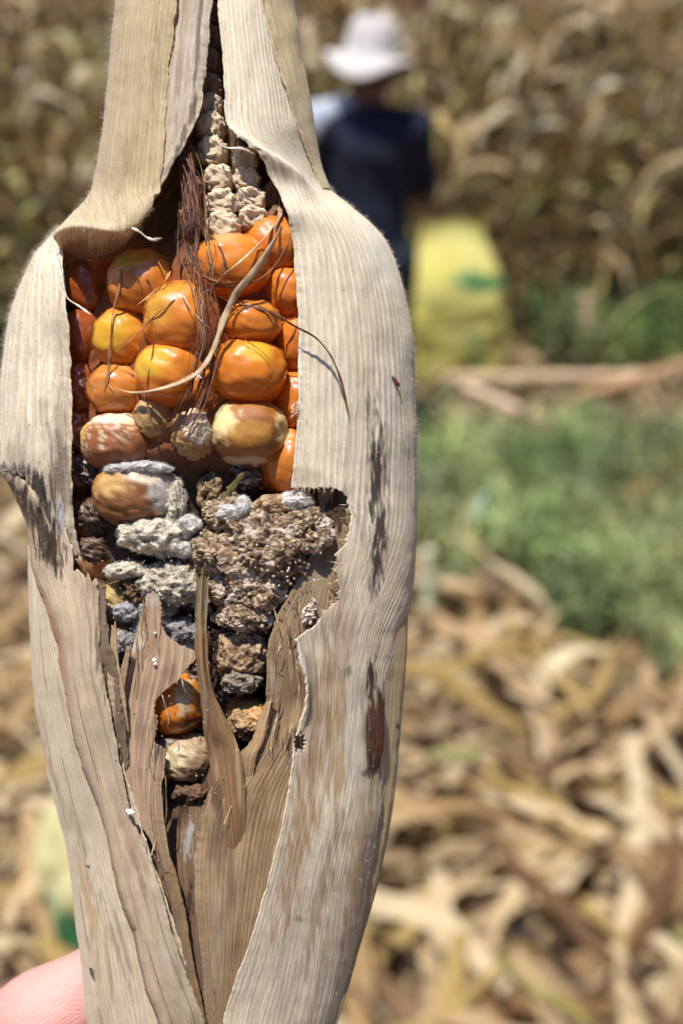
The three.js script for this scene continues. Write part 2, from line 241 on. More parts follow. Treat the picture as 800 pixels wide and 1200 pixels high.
// pale outer leaf, lower left
husk('outer_left_husk', { veins: 26, seed: 41, ribH: 0.16, crumple: 0.3, jitter: 1.2, fuzz: 300, fuzzLen: 0.7, fuzzAt: (x, y) => (y < 950 ? 1 : 0.2), base: col('#cbb898'), rib: col('#e5d9c0'), low: col('#ae9570'),
  rows: [[612, T(-110), 60, [-0.8, -1.2, -2]], [700, T(-112), 92, [0, 0, -1]], [800, T(-112), 120, [0, 0, -1]], [900, T(-112), 145, [0, 0, -0.8]], [1000, T(-112), 175, [0, 0, -0.8]], [1100, T(-112), 210, [0, 0, -0.8]], [1200, T(-112), 232, [0, 0, -0.8]], [1330, T(-110), 240, 0]], rag: 5,
  cut: (x, y) => y < 640 - (x - 34) * 0.5 + 6 * n2(x * 0.3, 2),
  paint: (c, x, y, u) => { for (const [k, w, a] of [[0.46, 0.012, 0.55], [0.6, 0.01, 0.5], [0.72, 0.014, 0.5], [0.86, 0.01, 0.5]]) c = mixc(c, col('#6f563e'), a * Math.exp(-Math.pow((u - k - 0.02 * n2(y * 0.006, k * 9)) / w, 2)) * smoothstep(n2(y * 0.006, k * 20), -0.2, 0.3)); return c; },
  stains: [[60, 900, 5, 60, -22, '#a9855a', 0.7], [48, 860, 5, 60, -10, '#b39468', 0.5], [105, 1060, 8, 70, -12, '#b08753', 0.5], [115, 1140, 6, 60, -10, '#a87c48', 0.45], [140, 1120, 4, 90, -16, '#7c6650', 0.5], [100, 1010, 4, 90, -16, '#8a745c', 0.45], [104, 1015, 3, 2, 0, '#3a2a1e', 0.9, 0.4], [40, 700, 3, 60, 0, '#e6ded0', 0.5]] });

// long leaf with the brown rolled edge crossing to the bottom
const stripEdge = curve([[540, 0], [557, 5], [577, 21], [597, 27], [635, 41], [680, 47], [720, 59], [755, 66], [805, 74], [850, 84], [892, 95], [965, 119], [1042, 140], [1105, 157], [1160, 172], [1200, 185], [1330, 225]]);
const stripRight = curve([[540, 40], [600, 80], [672, 113], [700, 116], [742, 117], [780, 120], [827, 128], [860, 138], [905, 143], [945, 152], [980, 163], [1012, 178], [1042, 188], [1085, 200], [1125, 212], [1167, 228], [1200, 240], [1330, 262]]);
const stripDz = [1.0, 1.9, 1.6, 1.2, 1.0, 0.9, 0.6];
husk('long_left_husk', { veins: 13, seed: 51, ribH: 0.2, crumple: 0.55, jitter: 1.3, rag: 3, fuzz: 250, fuzzLen: 0.5, base: col('#c0a98a'), rib: col('#d8c8ac'), low: col('#99806a'),
  rows: [540, 580, 620, 672, 720, 780, 840, 905, 960, 1020, 1085, 1140, 1200, 1330].map((y) => [y, Math.max(stripEdge(y), XL(y) + 0.5), stripRight(y), stripDz.map((d, i) => d - (y < 690 ? (i > 3 ? 2 * smoothstep(690 - y, 0, 60) : 0) : 0))]),
  cut: (x, y) => y < (x < 30 ? 556 : x < 85 ? lerp(556, 640, (x - 30) / 55) : lerp(668, 684, (x - 85) / 30)) + 6 * n2(x * 0.1, 6) + 2 * n2(x * 0.3, 7) - 2,
  stains: [[14, 575, 30, 12, 40, '#2a1d15', 0.95, 0.15], [45, 615, 14, 60, -28, '#2b1e16', 0.92, 0.15], [60, 640, 18, 26, -30, '#3a2a1f', 0.8, 0.2], [110, 690, 14, 30, 0, '#8d7763', 0.6], [118, 760, 6, 90, -4, '#5c4331', 0.75], [150, 985, 10, 40, -25, '#b08d66', 0.5], [167, 1035, 4, 26, -15, '#8b5a38', 0.55, 0.3], [155, 1090, 3, 3, 0, '#2c1d14', 0.95, 0.5], [120, 1000, 3, 60, -14, '#6e5743', 0.7], [165, 900, 8, 60, 0, '#8f7256', 0.4], [200, 1120, 12, 80, -18, '#cbbca4', 0.35], [70, 860, 10, 70, -20, '#a58a68', 0.4]],
  paint: (c, x, y, u) => { const t = Math.exp(-Math.pow(u * (stripRight(y) - stripEdge(y)) / 8, 2)) * smoothstep(y, 560, 600) * (1 - 0.75 * smoothstep(y, 700, 900)); c = mixc(c, col('#9c6736'), 0.95 * t); const line = Math.exp(-Math.pow((u * (stripRight(y) - stripEdge(y)) - 1) / 2.2, 2)) * smoothstep(y, 800, 860); c = mixc(c, col('#6d5138'), 0.75 * line); for (const [k, w, a] of [[0.33, 0.02, 0.6], [0.58, 0.015, 0.5], [0.8, 0.02, 0.55]]) c = mixc(c, col('#5f4632'), a * Math.exp(-Math.pow((u - k - 0.03 * n2(y * 0.008, k * 9)) / w, 2)) * smoothstep(n2(y * 0.006, k * 20), -0.3, 0.3)); return c; },
  z: (x, y, u) => 0.35 * Math.sin(u * 11 + y * 0.006) });
// narrow curled shreds beside it
husk('husk_shred', { veins: 4, seed: 55, du: 1.2, jitter: 1.6, rag: 5, crumple: 0.5, base: col('#7d664f'), rib: col('#a08b70'), low: col('#5a4636'),
  rows: [[684, 113, 122, [0.5, 1.5]], [720, 116, 124, [0.4, 1]], [760, 119, 131, [0.4, 0.8]], [800, 124, 139, [-0.2, 0.5]], [840, 132, 146, [-0.6, 0]], [900, 140, 152, -1.2]] });
husk('husk_shred', { veins: 4, seed: 56, du: 1.2, jitter: 1.8, rag: 6, crumple: 0.5, base: col('#b39878'), rib: col('#cbb597'), low: col('#8a6f53'),
  rows: [[772, 124, 133, [0.4, -0.4]], [800, 126, 140, [0.6, -0.2]], [830, 131, 147, [0.3, -0.6]], [862, 140, 150, -1]] });
husk('husk_shred', { veins: 3, seed: 57, du: 1.2, jitter: 1.2, rag: 4, crumple: 0.4, base: col('#a98a68'), rib: col('#c7ad8c'), low: col('#8a6b4c'),
  rows: [[757, 150, 153, [0.4, 0.6]], [785, 141, 149, [0, 0.3]], [815, 137, 147, -0.5], [845, 142, 150, -1]] });

// torn flap left of the middle, with bitten edge
const flapL = curve([[690, 173], [697, 172], [727, 165], [742, 160], [757, 156], [779, 152], [787, 146], [810, 141], [827, 139], [860, 143], [937, 149], [985, 176], [1040, 200]]);
const flapR = curve([[690, 178], [702, 187], [735, 190], [747, 198], [757, 212], [764, 229], [776, 227], [782, 220], [800, 206], [820, 183], [847, 184], [870, 182], [880, 193], [910, 192], [937, 185], [985, 182], [1040, 203]]);
husk('torn_flap', { veins: 6, seed: 61, ribH: 0.38, crumple: 0.4, jitter: 1.4, rag: 4, du: 1.2, dv: 1.6, fuzz: 120, fuzzLen: 0.4, base: col('#b59475'), rib: col('#dec7a6'), low: col('#87664f'),
  rows: [688, 720, 760, 790, 830, 880, 940, 985, 1044].map((y) => [y, curve([[688, 166], [760, 148], [830, 134], [940, 144], [985, 174], [1044, 200]])(y), curve([[688, 204], [760, 234], [830, 222], [880, 204], [940, 192], [985, 186], [1044, 206]])(y), y < 740 ? -1.2 : y < 830 ? [-1.2, -1.1, -1.3, -2.0] : [-1.4, -1.4, -2.2]]),
  cut: (x, y) => x < flapL(y) + 1.6 * n2(y * 0.15, 31) || x > flapR(y) + 1.6 * n2(y * 0.17, 37) || y < 694 + 3 * n2(x * 0.3, 3),
  stains: [[163, 752, 8, 12, 20, '#dccbb0', 0.85], [215, 765, 14, 8, 0, '#c4aa8c', 0.6], [180, 705, 8, 14, 0, '#b9b2a9', 0.7], [200, 790, 14, 16, 0, '#8f6c58', 0.5], [190, 890, 6, 40, 0, '#73594a', 0.6], [165, 860, 6, 70, 0, '#7c6354', 0.5]] });
// folded leaf edges going down inside the slit
husk('inner_fold', { veins: 5, seed: 66, ribH: 0.2, jitter: 1, rag: 3, du: 1.2, base: col('#94744f'), rib: col('#b3926a'), low: col('#6e5238'),
  rows: [[942, 175, 181, [-1.6, -1.2]], [980, 180, 192, [-1.4, -1]], [1020, 190, 205, [-1.2, -0.9]], [1070, 203, 217, [-1, -0.9]], [1130, 214, 228, [-0.6, -1]], [1200, 228, 242, [-0.4, -1]], [1330, 240, 262, -1]],
  stains: [[200, 1060, 8, 60, -14, '#6f5d4c', 0.7], [216, 1120, 7, 60, -14, '#7d6c59', 0.6]] });
husk('deep_husk', { veins: 14, seed: 67, ribH: 0.25, jitter: 1, crumple: 0.6, base: col('#7a5f47'), rib: col('#94795e'), low: col('#4d3828'),
  rows: [[900, 165, 250, [-6, -6.5, -6]], [980, 165, 252, [-4.5, -5, -4]], [1060, 175, 250, [-3, -3.5, -2.6]], [1130, 190, 250, [-2, -2.4, -1.6]], [1220, 205, 255, -1.6], [1330, 215, 260, -1.2]],
  stains: [[215, 920, 30, 30, 0, '#3a281c', 0.9, 0.1], [222, 985, 8, 26, 8, '#b9b3ab', 0.75, 0.25], [205, 960, 14, 40, 0, '#4a3526', 0.6], [223, 1060, 5, 24, 0, '#2c1f16', 0.8, 0.3]] });

// thin torn shreds over the slit
[[[735, 131, 136, 0.4], [770, 128, 138, 0.4], [815, 134, 146, 0.2], [860, 144, 151, -0.8]], [[905, 184, 189, 0.2], [935, 178, 190, 0], [975, 182, 194, -0.4], [1020, 193, 202, -0.9]]].forEach((r, i) => husk('husk_shred', { veins: 2, seed: 200 + i * 3, du: 1, dv: 1.6, jitter: 0.5, rag: 4, crumple: 0.1, ribH: 0.1, thick: 0.14, base: col(['#b79a76', '#9d8060', '#c7ad8a'][i % 3]), rib: col('#d2bb98'), low: col('#7d6048'), rows: r }));
// brownish inner panel, middle and right
const panelL = curve([[590, 400], [640, 372], [690, 342], [720, 326], [760, 314], [800, 312], [830, 312], [845, 304], [865, 297], [890, 276], [905, 262], [937, 241], [967, 232], [1000, 229], [1065, 230], [1105, 235], [1155, 238], [1200, 241], [1330, 250]]);
const flapEdge = curve([[-120, 262], [-40, 256], [0, 255], [60, 260], [110, 263], [145, 264], [165, 274], [190, 303], [220, 325], [250, 336], [300, 345], [400, 350], [500, 348], [572, 342], [650, 338], [700, 338], [745, 341], [765, 346], [785, 351], [835, 354], [870, 346], [900, 344], [960, 333], [1000, 323], [1080, 300], [1150, 276], [1200, 262], [1330, 262]]);
husk('inner_panel', { veins: 17, seed: 71, ribH: 0.28, crumple: 0.45, jitter: 1.4, fuzz: 200, fuzzLen: 0.4, base: col('#a08462'), rib: col('#c8ad87'), low: col('#6b5039'),
  rows: [[560, 372, 425, [-3, -2, -1.4]], [620, 374, 425, [-3, -2, -1.2]], ...[680, 720, 760, 800, 830, 865, 890, 937, 1000, 1065, 1130, 1200, 1330].map((y) => [y, panelL(y), flapEdge(y) + (y < 760 ? 80 : 45), y < 860 ? [-2.4, -2.2, -1.6, -1.2] : [-1.6, -1.2, -1.4, -1.2]])],
  cut: (x, y) => x < 408 - Math.max(0, y - 600) * 0.9 && y < 640 && x < 368 + 0 * y,
  stains: [[360, 690, 26, 60, 20, '#a5937c', 0.6, 0.06], [330, 800, 24, 60, 0, '#7c6249', 0.7, 0.08], [320, 800, 6, 30, 0, '#c9bda8', 0.35], [326, 860, 5, 50, 4, '#5b4130', 0.6], [262, 990, 26, 90, 0, '#6b5443', 0.6, 0.06], [256, 930, 16, 40, 0, '#4d382a', 0.7, 0.1], [255, 1100, 8, 80, 0, '#b8aa97', 0.35], [300, 950, 14, 60, 10, '#8a6239', 0.4], [392, 600, 14, 26, 0, '#3a2a20', 0.9], [400, 690, 8, 24, 0, '#5d4736', 0.7], [345, 760, 16, 60, 0, '#84694f', 0.4], [354, 871, 16, 22, 0, '#2a1b12', 0.97, 0.1]] });
// thin stalk in the hollow widening into a folded rib
husk('rib_stalk', { veins: 3, seed: 76, ribH: 0.25, du: 1, dv: 1.8, jitter: 0.7, thick: 0.9, crumple: 0.3, base: col('#8c6a48'), rib: col('#b0906a'), low: col('#66492f'),
  rows: [[672, 234, 241, [-2.4, -1.8, -2.4]], [712, 232, 240, [-2.2, -1.4, -2.2]], [732, 230, 241, [-2, -1, -2]], [745, 228, 245, [-2, -0.6, -2]], [780, 231, 245, [-2, -0.4, -1.8]], [815, 235, 252, [-2.2, -0.6, -1.4]], [850, 239, 268, [-3, -1.2, -0.8, -1.6]], [880, 244, 281, [-3.4, -1.8, -0.8, -1]], [920, 250, 287, [-2.6, -1.4, -0.8, -0.8]], [980, 262, 288, [-1.6, -1.2, -1.1, -1.3]], [1080, 276, 286, -2.4]],
  stains: [[237, 700, 8, 34, 0, '#8a7c5c', 0.8], [241, 760, 10, 26, 0, '#a37a4c', 0.6], [246, 860, 6, 40, 0, '#5a3a24', 0.7], [262, 880, 8, 60, -12, '#7d5c3f', 0.6], [279, 900, 3, 60, -4, '#c9b28e', 0.5]] });
husk('rib_stalk', { veins: 2, seed: 77, ribH: 0.2, du: 1, dv: 1.8, jitter: 0.8, thick: 0.7, base: col('#a2815c'), rib: col('#c9ad86'), low: col('#7a5b3f'),
  rows: [[822, 311, 318, [-2, -1]], [845, 302, 314, [-1.8, -0.8]], [868, 295, 308, [-1.4, -0.6]], [890, 284, 300, [-1, -0.8]], [950, 283, 294, -2.4]] });

husk('outer_right_husk', { veins: 7, seed: 79, ribH: 0.2, crumple: 0.4, jitter: 1, base: col('#cfb98f'), rib: col('#e6d6b4'), low: col('#b0935f'),
  rows: [[-120, 262, T(118), 0.9], [-40, 296, T(118), 0.9], [20, 312, T(118), 1], [70, 325, T(118), 1], [120, 340, T(118), 1], [160, 352, T(115), 0.9], [195, 364, T(112), 0.6], [222, 378, T(110), -0.2]] });
// the big right leaf with its free flap, tear and lower lobe
const rightEnd = (y) => (y < 590 ? T(118) : y < 786 ? T(lerp(118, 72, smoothstep(y, 590, 786))) : curve([[786, 462], [810, 458], [860, 454], [950, 446], [1000, 436], [1090, 424], [1200, 398], [1330, 340]])(y));
const tear = curve([[572, 392], [578, 402], [592, 407], [610, 410], [637, 405], [647, 396], [672, 394], [702, 395], [710, 386], [727, 372], [735, 366], [744, 353], [750, 341], [760, 335]]);
const lipY = curve([[255, 120], [266, 152], [285, 172], [310, 187], [335, 203], [352, 218], [372, 236]]);
husk('right_husk', { veins: 21, seed: 81, ribH: 0.2, crumple: 0.3, jitter: 1.2, fuzz: 4200, fuzzLen: 0.6, fuzzAt: (x, y, u) => (y < 560 ? (u > 0.55 || u < 0.04 ? 1 : 0.35) : 0.03), base: col('#e5d5b6'), rib: col('#fcf4e3'), low: col('#cfb892'),
  rows: [-120, -40, 0, 60, 110, 145, 165, 190, 220, 250, 280, 320, 400, 500, 572, 610, 640, 670, 700, 725, 745, 765, 790, 835, 870, 900, 960, 1020, 1090, 1150, 1200, 1330].map((y) => [y, flapEdge(y), rightEnd(y),
    y < 160 ? [0.2, 0.4, 0.5, 0.5, 0.3] : y < 260 ? [0.6, 0.2, 0, 0, 0] : y < 580 ? [-0.9, -0.3, 0.2, 0.5, 0.3, 0] : y < 720 ? [-0.4, 0, 0.3, 0.4, 0.2, 0] : [1.6, 0.6, 0.4, 0.4, 0.2, -0.4]]),
  cut: (x, y) => (y > 572 + 1.5 * n2(x * 0.2, 5) && y < 752 && x < tear(y) + 3 * n2(y * 0.06, 4) + 1.6 * n2(y * 0.2, 2)) || (Math.hypot((x - 352) / 8, (y - 870) / 13) + 0.4 * n2(x * 0.2, y * 0.2) < 0.85),
  fade: (x, y) => 1 - 0.85 * smoothstep(y, 560, 680), h: (x, y) => { const d = y - lipY(x); let h = x < 375 ? 1.6 * Math.exp(-d * d / 90) * smoothstep(x, 258, 275) * (1 - smoothstep(x, 340, 375)) : 0; if (y > 735 && y < 900) h += 1.1 * Math.exp(-Math.pow((x - flapEdge(y) - 2) / 7, 2)) * (1 - smoothstep(y, 800, 880)); return h - 0.3 * Math.exp(-Math.pow((x - 436) / 10, 2) - Math.pow((y - 852) / 48, 4)) + 0.25 * Math.sin((x - 0.12 * y) * 0.045) * smoothstep(y, 600, 700); },
  stains: [[441, 555, 10, 85, 2, '#3d322f', 0.95, 0.2, 0.75], [443, 640, 11, 62, 3, '#433530', 0.95, 0.2, 0.75], [452, 560, 5, 60, 2, '#6d605a', 0.6, 0.2], [432, 480, 4, 30, 0, '#6e6058', 0.7, 0.25], [426, 610, 10, 40, 0, '#8a786a', 0.45, 0.2], [437, 690, 5, 30, 0, '#6d5b50', 0.6, 0.25], [437, 850, 11, 56, 1, '#5e3c26', 0.97, 0.06, 0.5], [435, 795, 8, 24, 0, '#3f2a1f', 0.95, 0.25], [436, 895, 6, 14, 0, '#3f2a1f', 0.9, 0.25], [447, 850, 2.5, 50, 3, '#3d2a1e', 0.8, 0.2], [423, 840, 3, 50, 0, '#a08468', 0.6, 0.1], [385, 700, 24, 60, 8, '#a58c74', 0.5], [372, 860, 20, 130, 4, '#a17c55', 0.65, 0.08], [395, 850, 18, 150, 0, '#b08c60', 0.7], [420, 1000, 14, 120, 8, '#b89463', 0.6], [375, 1060, 10, 120, 14, '#9c7448', 0.5], [365, 800, 12, 60, 0, '#8c6a4a', 0.5], [345, 1000, 18, 130, 12, '#b0824a', 0.6], [400, 700, 30, 90, 0, '#a58b74', 0.5, 0.06], [415, 850, 14, 120, 0, '#d3c8bb', 0.5], [350, 765, 9, 34, -6, '#e8d8c4', 0.8], [404, 580, 14, 16, 0, '#6b5444', 0.6], [360, 560, 26, 14, 0, '#a7937b', 0.6], [388, 590, 30, 30, 0, '#8c7864', 0.4], [405, 786, 6, 10, 20, '#5b4232', 0.6, 0.3], [352, 1078, 8, 4, 20, '#8a5030', 0.7, 0.3], [430, 905, 10, 6, 0, '#5d3a26', 0.8, 0.3], [465, 440, 10, 120, 2, '#e5dccd', 0.4], [445, 300, 26, 50, -20, '#eae2d4', 0.4], [345, 60, 10, 90, -6, '#d9bf92', 0.5], [362, 150, 8, 60, -6, '#dcc499', 0.5], [410, 1080, 12, 80, 10, '#c9a978', 0.4], [380, 1120, 10, 90, 12, '#a98a62', 0.35]] });
husk('peeled_skin', { veins: 2, seed: 92, du: 1, dv: 1.6, jitter: 0.5, crumple: 0.1, rag: 3, base: col('#46291a'), rib: col('#6a4630'), low: col('#2f1b11'), rows: [[812, 443, 447, [0.6, 1]], [840, 443, 449, [0.5, 1.2]], [875, 441, 448, [0.5, 1.1]], [902, 437, 442, 0.4]] });
// ---------- cob, kernels, mould, silk ----------
const KC = curve([[-60, 252], [0, 250], [150, 256], [270, 250], [400, 238], [600, 225], [800, 215], [960, 215]]);
const KR = curve([[-60, 30], [0, 40], [120, 66], [200, 92], [270, 128], [330, 150], [420, 158], [600, 150], [800, 125], [980, 95]]);
const KZ = curve([[-60, -14], [0, -11], [120, -8], [220, -5], [300, -2], [400, -0.6], [600, -2], [800, -4], [980, -7]]);
const kz = (x, y, sink = 0) => { const q = clamp((x - KC(y)) / KR(y), -0.995, 0.995), R = KR(y) * 0.116; return KZ(y) - R + (R - sink) * Math.sqrt(1 - q * q); };
const cobMat = new THREE.MeshPhysicalMaterial({ name: 'cob', vertexColors: true, roughness: 0.95, bumpMap: grainTex, bumpScale: 0.0004 });
{
  const pos = [], c = [], idx = [], W = 90, H = 300;
  for (let a = 0; a <= H; a++) for (let b = 0; b <= W; b++) {
    const y = lerp(-100, 1040, a / H), th = lerp(-2.2, 2.2, b / W), R = KR(y) * 0.116;
    let dent = 3.2 - 1.5 * smoothstep(y, 285, 320) * (1 - smoothstep(y, 530, 560)) + 1.2 * fbm(th * 5, y * 0.03, 3, 4); const x = KC(y) + KR(y) * 0.86 * Math.sin(th);
    dent += 3.2 * Math.exp(-Math.pow((x - 235) / 60, 2) - Math.pow((y - 610) / 70, 2)) + 2.0 * Math.exp(-Math.pow((x - 255) / 60, 2) - Math.pow((y - 720) / 50, 2));
    const v = P(KC(y) + (KR(y) - dent * 8) * Math.sin(th), y, KZ(y) - R + (R - dent) * Math.cos(th)); pos.push(v.x, v.y, v.z);
    const t = 0.5 + 0.5 * fbm(th * 9, y * 0.05, 7, 4); const k = mixc(col('#2a1c12'), col('#6a4f38'), t * smoothstep(250 - y, 0, 130) + t * 0.6); const glume = smoothstep(y, 270, 320) * (1 - smoothstep(y, 500, 560)); c.push(...mixc(k, col('#8a4a1c'), 0.8 * glume));
    if (a < H && b < W) { const i = a * (W + 1) + b; idx.push(i, i + W + 1, i + 1, i + 1, i + W + 1, i + W + 2); }
  }
  obj('cob', geoFrom(pos, idx, c), cobMat, ear);
}
const mouldHair = new THREE.MeshPhysicalMaterial({ name: 'mould_hair', color: new THREE.Color(0.82, 0.79, 0.74), roughness: 0.9, transmission: 0.4, thickness: 0 });
const fronts = [];
const kernelMat = new THREE.MeshPhysicalMaterial({ name: 'kernel_skin', vertexColors: true, roughness: 0.4, specularIntensity: 0.5, clearcoat: 1, clearcoatRoughness: 0.16, transmission: 0.26, thickness: 0, bumpMap: grainTex, bumpScale: 0.000018 });
const dullMat = new THREE.MeshPhysicalMaterial({ name: 'dull_kernel_skin', vertexColors: true, roughness: 0.6, clearcoat: 0.45, clearcoatRoughness: 0.4, bumpMap: grainTex, bumpScale: 0.00004 });
const roughMat = new THREE.MeshPhysicalMaterial({ name: 'mould', vertexColors: true, roughness: 0.97, bumpMap: grainTex, bumpScale: 0.00008 });
const sphere = mergeVertices((() => { const g = new THREE.SphereGeometry(1, 64, 44); g.deleteAttribute('uv'); g.deleteAttribute('normal'); return g; })());
const sgn = (v, e) => Math.sign(v) * Math.pow(Math.abs(v), e);
function kernel(x, y, rx, ry, o = {}) {
  const z = o.z ?? kz(x, y); fronts.push([x, y, rx, ry, z, o.deep ?? 6]); const seed = x * 0.37 + y * 0.11, deep = o.deep ?? 6, kk = 0.000136, g = sphere.clone(), p = g.attributes.position, c = [], uv = [];
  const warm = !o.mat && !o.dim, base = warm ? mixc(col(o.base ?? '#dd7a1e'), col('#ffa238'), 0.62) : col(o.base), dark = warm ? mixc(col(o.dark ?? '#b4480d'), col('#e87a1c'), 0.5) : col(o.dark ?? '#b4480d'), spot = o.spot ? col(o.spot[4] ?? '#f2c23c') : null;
  for (let i = 0; i < p.count; i++) {
    let a = p.getX(i), b = p.getY(i), d = p.getZ(i); const nx = a, ny = b, nz = d;
    a = sgn(a, 0.85); b = sgn(b, 0.86); d = sgn(d, 0.85);
    const n = 1 + (o.rough ?? 0.028) * fbm(nx * 1.6 + seed, ny * 1.6, nz * 1.6, 3) * 2 + (o.wrinkle ?? 0) * fbm(nx * 5 + seed, ny * 5, nz * 5, 3);
    let dz = d * n * deep / 1000; if (o.dimple) dz -= o.dimple / 1000 * Math.exp(-(nx * nx + ny * ny) * 4);
    p.setXYZ(i, a * n * rx * kk, b * n * ry * kk * (1 - 0.10 * a * a), dz);
    uv.push(nx * rx * kk + seed, ny * ry * kk);
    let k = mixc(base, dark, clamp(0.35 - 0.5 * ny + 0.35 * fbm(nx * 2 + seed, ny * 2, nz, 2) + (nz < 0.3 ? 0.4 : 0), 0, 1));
    if (spot) { const e = Math.hypot((nx - o.spot[0]) / o.spot[2], (ny - o.spot[1]) / o.spot[3]) + 0.35 * fbm(nx * 3 + seed, ny * 3, 1, 3); k = mixc(k, spot, 0.9 * smoothstep(1.1 - e, 0, 0.5)); }
    for (const s of o.patches ?? []) { const e = Math.hypot((nx - s[0]) / s[2], (ny - s[1]) / s[3]) + 0.6 * fbm(nx * 4 + seed, ny * 4 + s[0], 2, 3); k = mixc(k, col(s[4]), (s[5] ?? 0.9) * smoothstep(1.08 - e, 0, 0.42)); }
    if (o.streaks) { const [sx, sy, rad, hex] = o.streaks, e = Math.hypot(nx - sx, ny - sy), an = Math.atan2(ny - sy, nx - sx), s = n3(an * 8, e * 0.9, seed) + 0.5 * n3(an * 19, e * 1.6, seed); k = mixc(k, col(hex), 0.75 * smoothstep(s, 0.0, 0.7) * smoothstep(rad - e, 0, rad * 0.4) * smoothstep(e, 0.05, 0.25)); }
    if (o.mould) { const s = fbm(nx * 2.5 + seed, ny * 2.5, nz * 2.5, 4) + o.mould; k = mixc(k, col('#c4bfb8'), 0.9 * smoothstep(s, 0.1, 0.4)); }
    c.push(...k);
  }
  g.setAttribute('color', new THREE.Float32BufferAttribute(c, 3)); g.setAttribute('uv', new THREE.Float32BufferAttribute(uv, 2)); g.computeVertexNormals();
  const m = obj(o.name ?? 'kernel', g, o.mat ?? kernelMat, ear), q = clamp((x - KC(y)) / KR(y), -0.95, 0.95);
  m.position.copy(P(x, y, z - deep * 0.9)); m.rotation.y = (o.turn ?? 1) * Math.asin(q) * 0.75; m.rotation.z = (o.roll ?? 0) + rr(-0.05, 0.05);
  return m;
}
const G = '#f0bf33';
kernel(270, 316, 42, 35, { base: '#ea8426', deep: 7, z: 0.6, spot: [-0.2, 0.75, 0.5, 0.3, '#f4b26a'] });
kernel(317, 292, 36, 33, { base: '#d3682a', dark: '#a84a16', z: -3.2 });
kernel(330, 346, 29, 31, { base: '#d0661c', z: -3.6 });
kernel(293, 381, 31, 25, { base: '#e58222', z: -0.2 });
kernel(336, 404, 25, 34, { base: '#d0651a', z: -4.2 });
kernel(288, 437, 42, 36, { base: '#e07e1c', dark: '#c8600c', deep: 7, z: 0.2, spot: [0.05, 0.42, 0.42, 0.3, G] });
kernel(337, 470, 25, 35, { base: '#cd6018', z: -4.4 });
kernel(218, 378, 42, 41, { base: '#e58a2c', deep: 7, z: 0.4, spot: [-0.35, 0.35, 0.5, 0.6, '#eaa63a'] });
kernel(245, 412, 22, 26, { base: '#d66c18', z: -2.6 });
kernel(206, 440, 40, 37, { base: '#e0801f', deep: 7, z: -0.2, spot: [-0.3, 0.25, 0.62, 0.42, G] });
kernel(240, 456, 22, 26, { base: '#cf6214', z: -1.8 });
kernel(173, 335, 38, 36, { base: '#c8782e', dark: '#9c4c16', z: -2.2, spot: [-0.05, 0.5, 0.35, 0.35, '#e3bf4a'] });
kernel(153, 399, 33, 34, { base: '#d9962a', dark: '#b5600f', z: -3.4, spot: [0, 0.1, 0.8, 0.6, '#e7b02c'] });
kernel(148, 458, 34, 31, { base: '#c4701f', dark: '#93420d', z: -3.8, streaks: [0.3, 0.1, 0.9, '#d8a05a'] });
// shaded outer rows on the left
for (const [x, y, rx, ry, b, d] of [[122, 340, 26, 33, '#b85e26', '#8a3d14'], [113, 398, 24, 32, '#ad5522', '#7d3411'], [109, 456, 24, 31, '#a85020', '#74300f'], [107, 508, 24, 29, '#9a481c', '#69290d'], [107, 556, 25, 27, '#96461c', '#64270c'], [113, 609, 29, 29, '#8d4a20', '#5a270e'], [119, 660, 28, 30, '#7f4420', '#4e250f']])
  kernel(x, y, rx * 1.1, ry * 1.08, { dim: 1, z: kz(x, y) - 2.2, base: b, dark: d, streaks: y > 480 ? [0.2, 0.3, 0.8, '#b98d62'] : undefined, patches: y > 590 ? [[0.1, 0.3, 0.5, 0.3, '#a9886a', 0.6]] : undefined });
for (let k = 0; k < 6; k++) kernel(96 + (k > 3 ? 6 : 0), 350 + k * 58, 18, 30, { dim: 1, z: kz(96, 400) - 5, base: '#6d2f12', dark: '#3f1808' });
// the brown row above the hollow
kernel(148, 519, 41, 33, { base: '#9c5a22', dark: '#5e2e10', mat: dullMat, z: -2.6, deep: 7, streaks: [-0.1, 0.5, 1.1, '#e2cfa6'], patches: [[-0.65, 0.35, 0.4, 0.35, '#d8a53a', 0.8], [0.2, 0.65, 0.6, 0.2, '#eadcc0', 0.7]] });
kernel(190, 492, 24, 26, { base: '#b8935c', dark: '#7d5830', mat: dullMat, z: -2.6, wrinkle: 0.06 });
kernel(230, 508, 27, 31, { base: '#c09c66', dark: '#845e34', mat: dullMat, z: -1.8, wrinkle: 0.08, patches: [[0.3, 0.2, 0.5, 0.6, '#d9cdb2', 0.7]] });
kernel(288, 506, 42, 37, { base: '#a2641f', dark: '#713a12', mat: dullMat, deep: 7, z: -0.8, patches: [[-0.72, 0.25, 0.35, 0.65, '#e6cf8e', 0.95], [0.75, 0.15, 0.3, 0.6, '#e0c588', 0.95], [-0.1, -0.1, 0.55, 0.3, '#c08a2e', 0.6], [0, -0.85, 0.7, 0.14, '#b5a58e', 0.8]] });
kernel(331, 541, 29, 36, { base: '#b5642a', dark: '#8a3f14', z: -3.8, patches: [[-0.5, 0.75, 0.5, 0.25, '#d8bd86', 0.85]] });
kernel(166, 577, 47, 38, { base: '#96602c', dark: '#5b3214', mat: dullMat, deep: 7, z: -2.6, wrinkle: 0.05, patches: [[-0.25, 0.2, 0.5, 0.3, '#d2a862', 0.7], [0.1, 0.75, 0.9, 0.22, '#c9c3ba', 0.9], [0.85, -0.2, 0.3, 0.7, '#b7b0a6', 0.85], [0.5, 0.35, 0.4, 0.25, '#e0cfae', 0.7]] });
